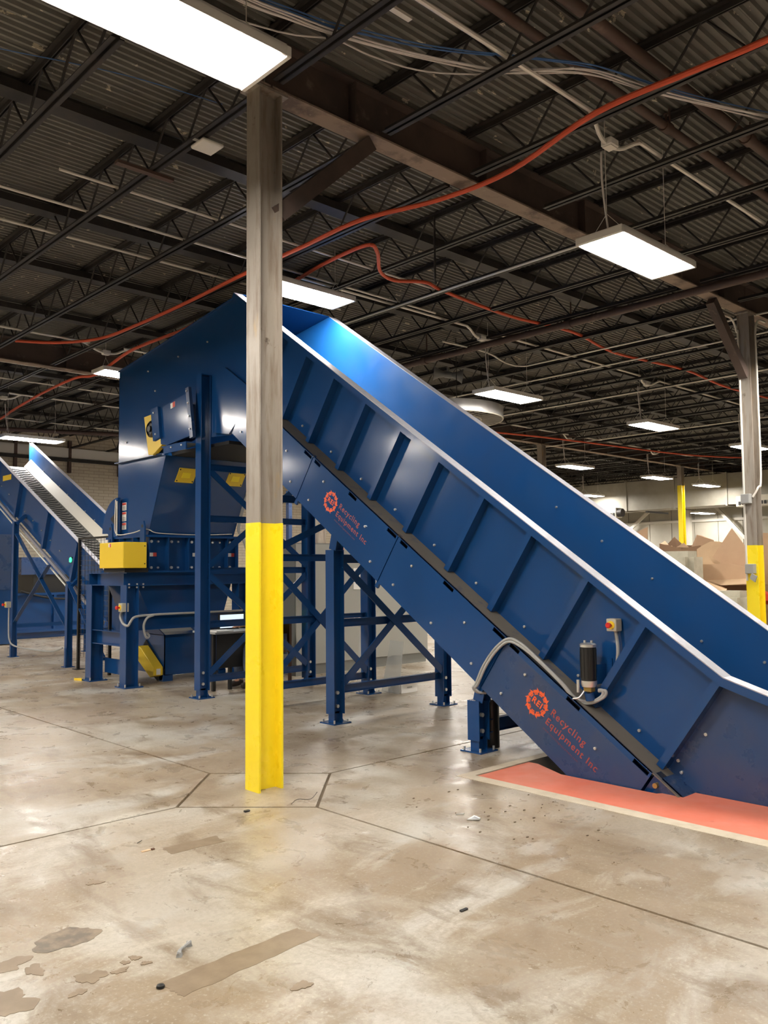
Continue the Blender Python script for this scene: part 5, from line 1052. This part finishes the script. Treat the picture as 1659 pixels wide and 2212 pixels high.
for (x, y, z, s, lab) in ((13.15, 6.86, 0, (0.5, 0.70, 1.75), 'pale concrete block before the dark open carton'), (12.85, 5.86, 0, (0.5, 0.62, 1.12), 'lower pale concrete block beside the conduit-clad column')):
    me_ = mesh('concrete_block', MB().box(x-s[0]/2, x+s[0]/2, y-s[1]/2, y+s[1]/2, z, z+s[2]), M_BLOCK, 0.10, True, True, 4); tag(obj('concrete_block', me_, None), lab, 'block')
carton(13.4, 5.0, 0, 0.8, 0.8, 0.9, 0.1, M_CARD, 'carton on the floor behind the conduit-clad column', False)
carton(13.5, 4.95, 0.91, 0.7, 0.75, 0.75, 0.05, M_CARDL, 'pale carton stacked behind the conduit-clad column', True)
tag(obj('red_bag', MB().lathe([(0.10, 0), (0.15, 0.06), (0.14, 0.16), (0.05, 0.22)], (13.38, 5.62, 0.90), n=14), M_REDL, None, smooth=True), 'dark red bag between the cartons and the block', 'bag')

# ------------------------------------------------------------------ debris on the floor
def debris(name, mb, m, label, cat='debris', **k): return tag(obj(name, mb, m, None, **k), label, cat)
debris('metal_scrap', MB().tube(spline([(1.742, 3.035, 0.010), (1.757, 3.055, 0.012), (1.775, 3.058, 0.02), (1.795, 3.08, 0.010), (1.812, 3.082, 0.018), (1.838, 3.108, 0.010)], 5), 0.0065, 7).hexa([(1.735, 3.04, 0), (1.752, 3.025, 0), (1.768, 3.045, 0), (1.75, 3.06, 0)], [(1.742, 3.04, 0.02), (1.752, 3.032, 0.016), (1.762, 3.045, 0.022), (1.75, 3.052, 0.014)]).hexa([(1.812, 3.09, 0), (1.835, 3.085, 0), (1.845, 3.115, 0), (1.825, 3.12, 0)], [(1.82, 3.092, 0.012), (1.832, 3.09, 0.018), (1.838, 3.11, 0.012), (1.826, 3.114, 0.016)]), M_GREY, 'twisted rusty metal scrap near the long brown floor patch')
debris('rubber_bit', MB().box(3.045, 3.085, 4.505, 4.525, 0, 0.012), M_BLACK, 'small black chip on the floor before the yellow column', bevel=0.003)
debris('rubber_bit', MB().lathe([(0.004, 0), (0.016, 0.003), (0.014, 0.01), (0.004, 0.012)], (1.575, 2.866, 0), n=10), M_BLACK, 'black pebble at the end of the long brown patch', smooth=True)
debris('rubber_bit', MB().box(2.85, 2.895, 2.548, 2.562, 0, 0.008), M_BLACK, 'black sliver on the open floor past the saw joint', bevel=0.002)
debris('cardboard_scrap', MB().box(2.235, 2.285, 4.272, 4.292, 0, 0.004), M_CARDL, 'tiny tan cardboard scrap beside the short brown patch')
debris('dark_chip', MB().box(2.288, 2.305, 4.268, 4.282, 0, 0.008), M_WOOD, 'tiny dark chip beside the tan scrap')
debris('thin_nail', MB().cyl((2.285, 4.43, 0.003), (2.325, 4.455, 0.003), 0.002, 6), M_BLACK, 'thin nail lying above the short brown patch')
debris('foil_scrap', MB().prism([(3.895, 3.43, 0.002), (3.93, 3.36, 0.01), (3.975, 3.39, 0.004), (3.96, 3.43, 0.014)], (0, 0, 0.003)), M_BOLT, 'crumpled shiny foil scrap near the saw joint')
debris('foil_scrap', MB().prism([(3.93, 3.55, 0.002), (3.96, 3.51, 0.006), (3.99, 3.53, 0.003)], (0, 0, 0.003)), M_BOLT, 'smaller shiny foil fleck beyond the crumpled foil')
debris('wire_scrap', MB().tube(spline([(3.36, 4.45, 0.003), (3.42, 4.46, 0.02), (3.50, 4.43, 0.012), (3.55, 4.42, 0.05)], 5), 0.0018, 5), M_BLACK, 'curled wire scrap beside the yellow column base')
debris('yellow_scrap', MB().prism([(5.02, 11.62, 0.001), (5.06, 11.46, 0.001), (5.10, 11.55, 0.001)], (0, 0, 0.03)), M_YELG, 'small yellow scrap beside the shredder stand leg')
r = random.Random(5)
for k in range(34):
    x = 4.15 + r.gauss(0, 0.22); y = 3.30 + r.gauss(0, 0.28); a = r.uniform(0, 6.28); L = r.uniform(0.004, 0.012)
    debris('grit', MB().prism([(x+L*math.cos(a+q), y+L*0.6*math.sin(a+q), 0) for q in (0, 1.3, 2.4, 3.6, 5.0)], (0, 0, 0.004)), M_JOINT, 'dark grit crumb on the dirty floor near the foil').__setitem__('group', 'grit crumbs')
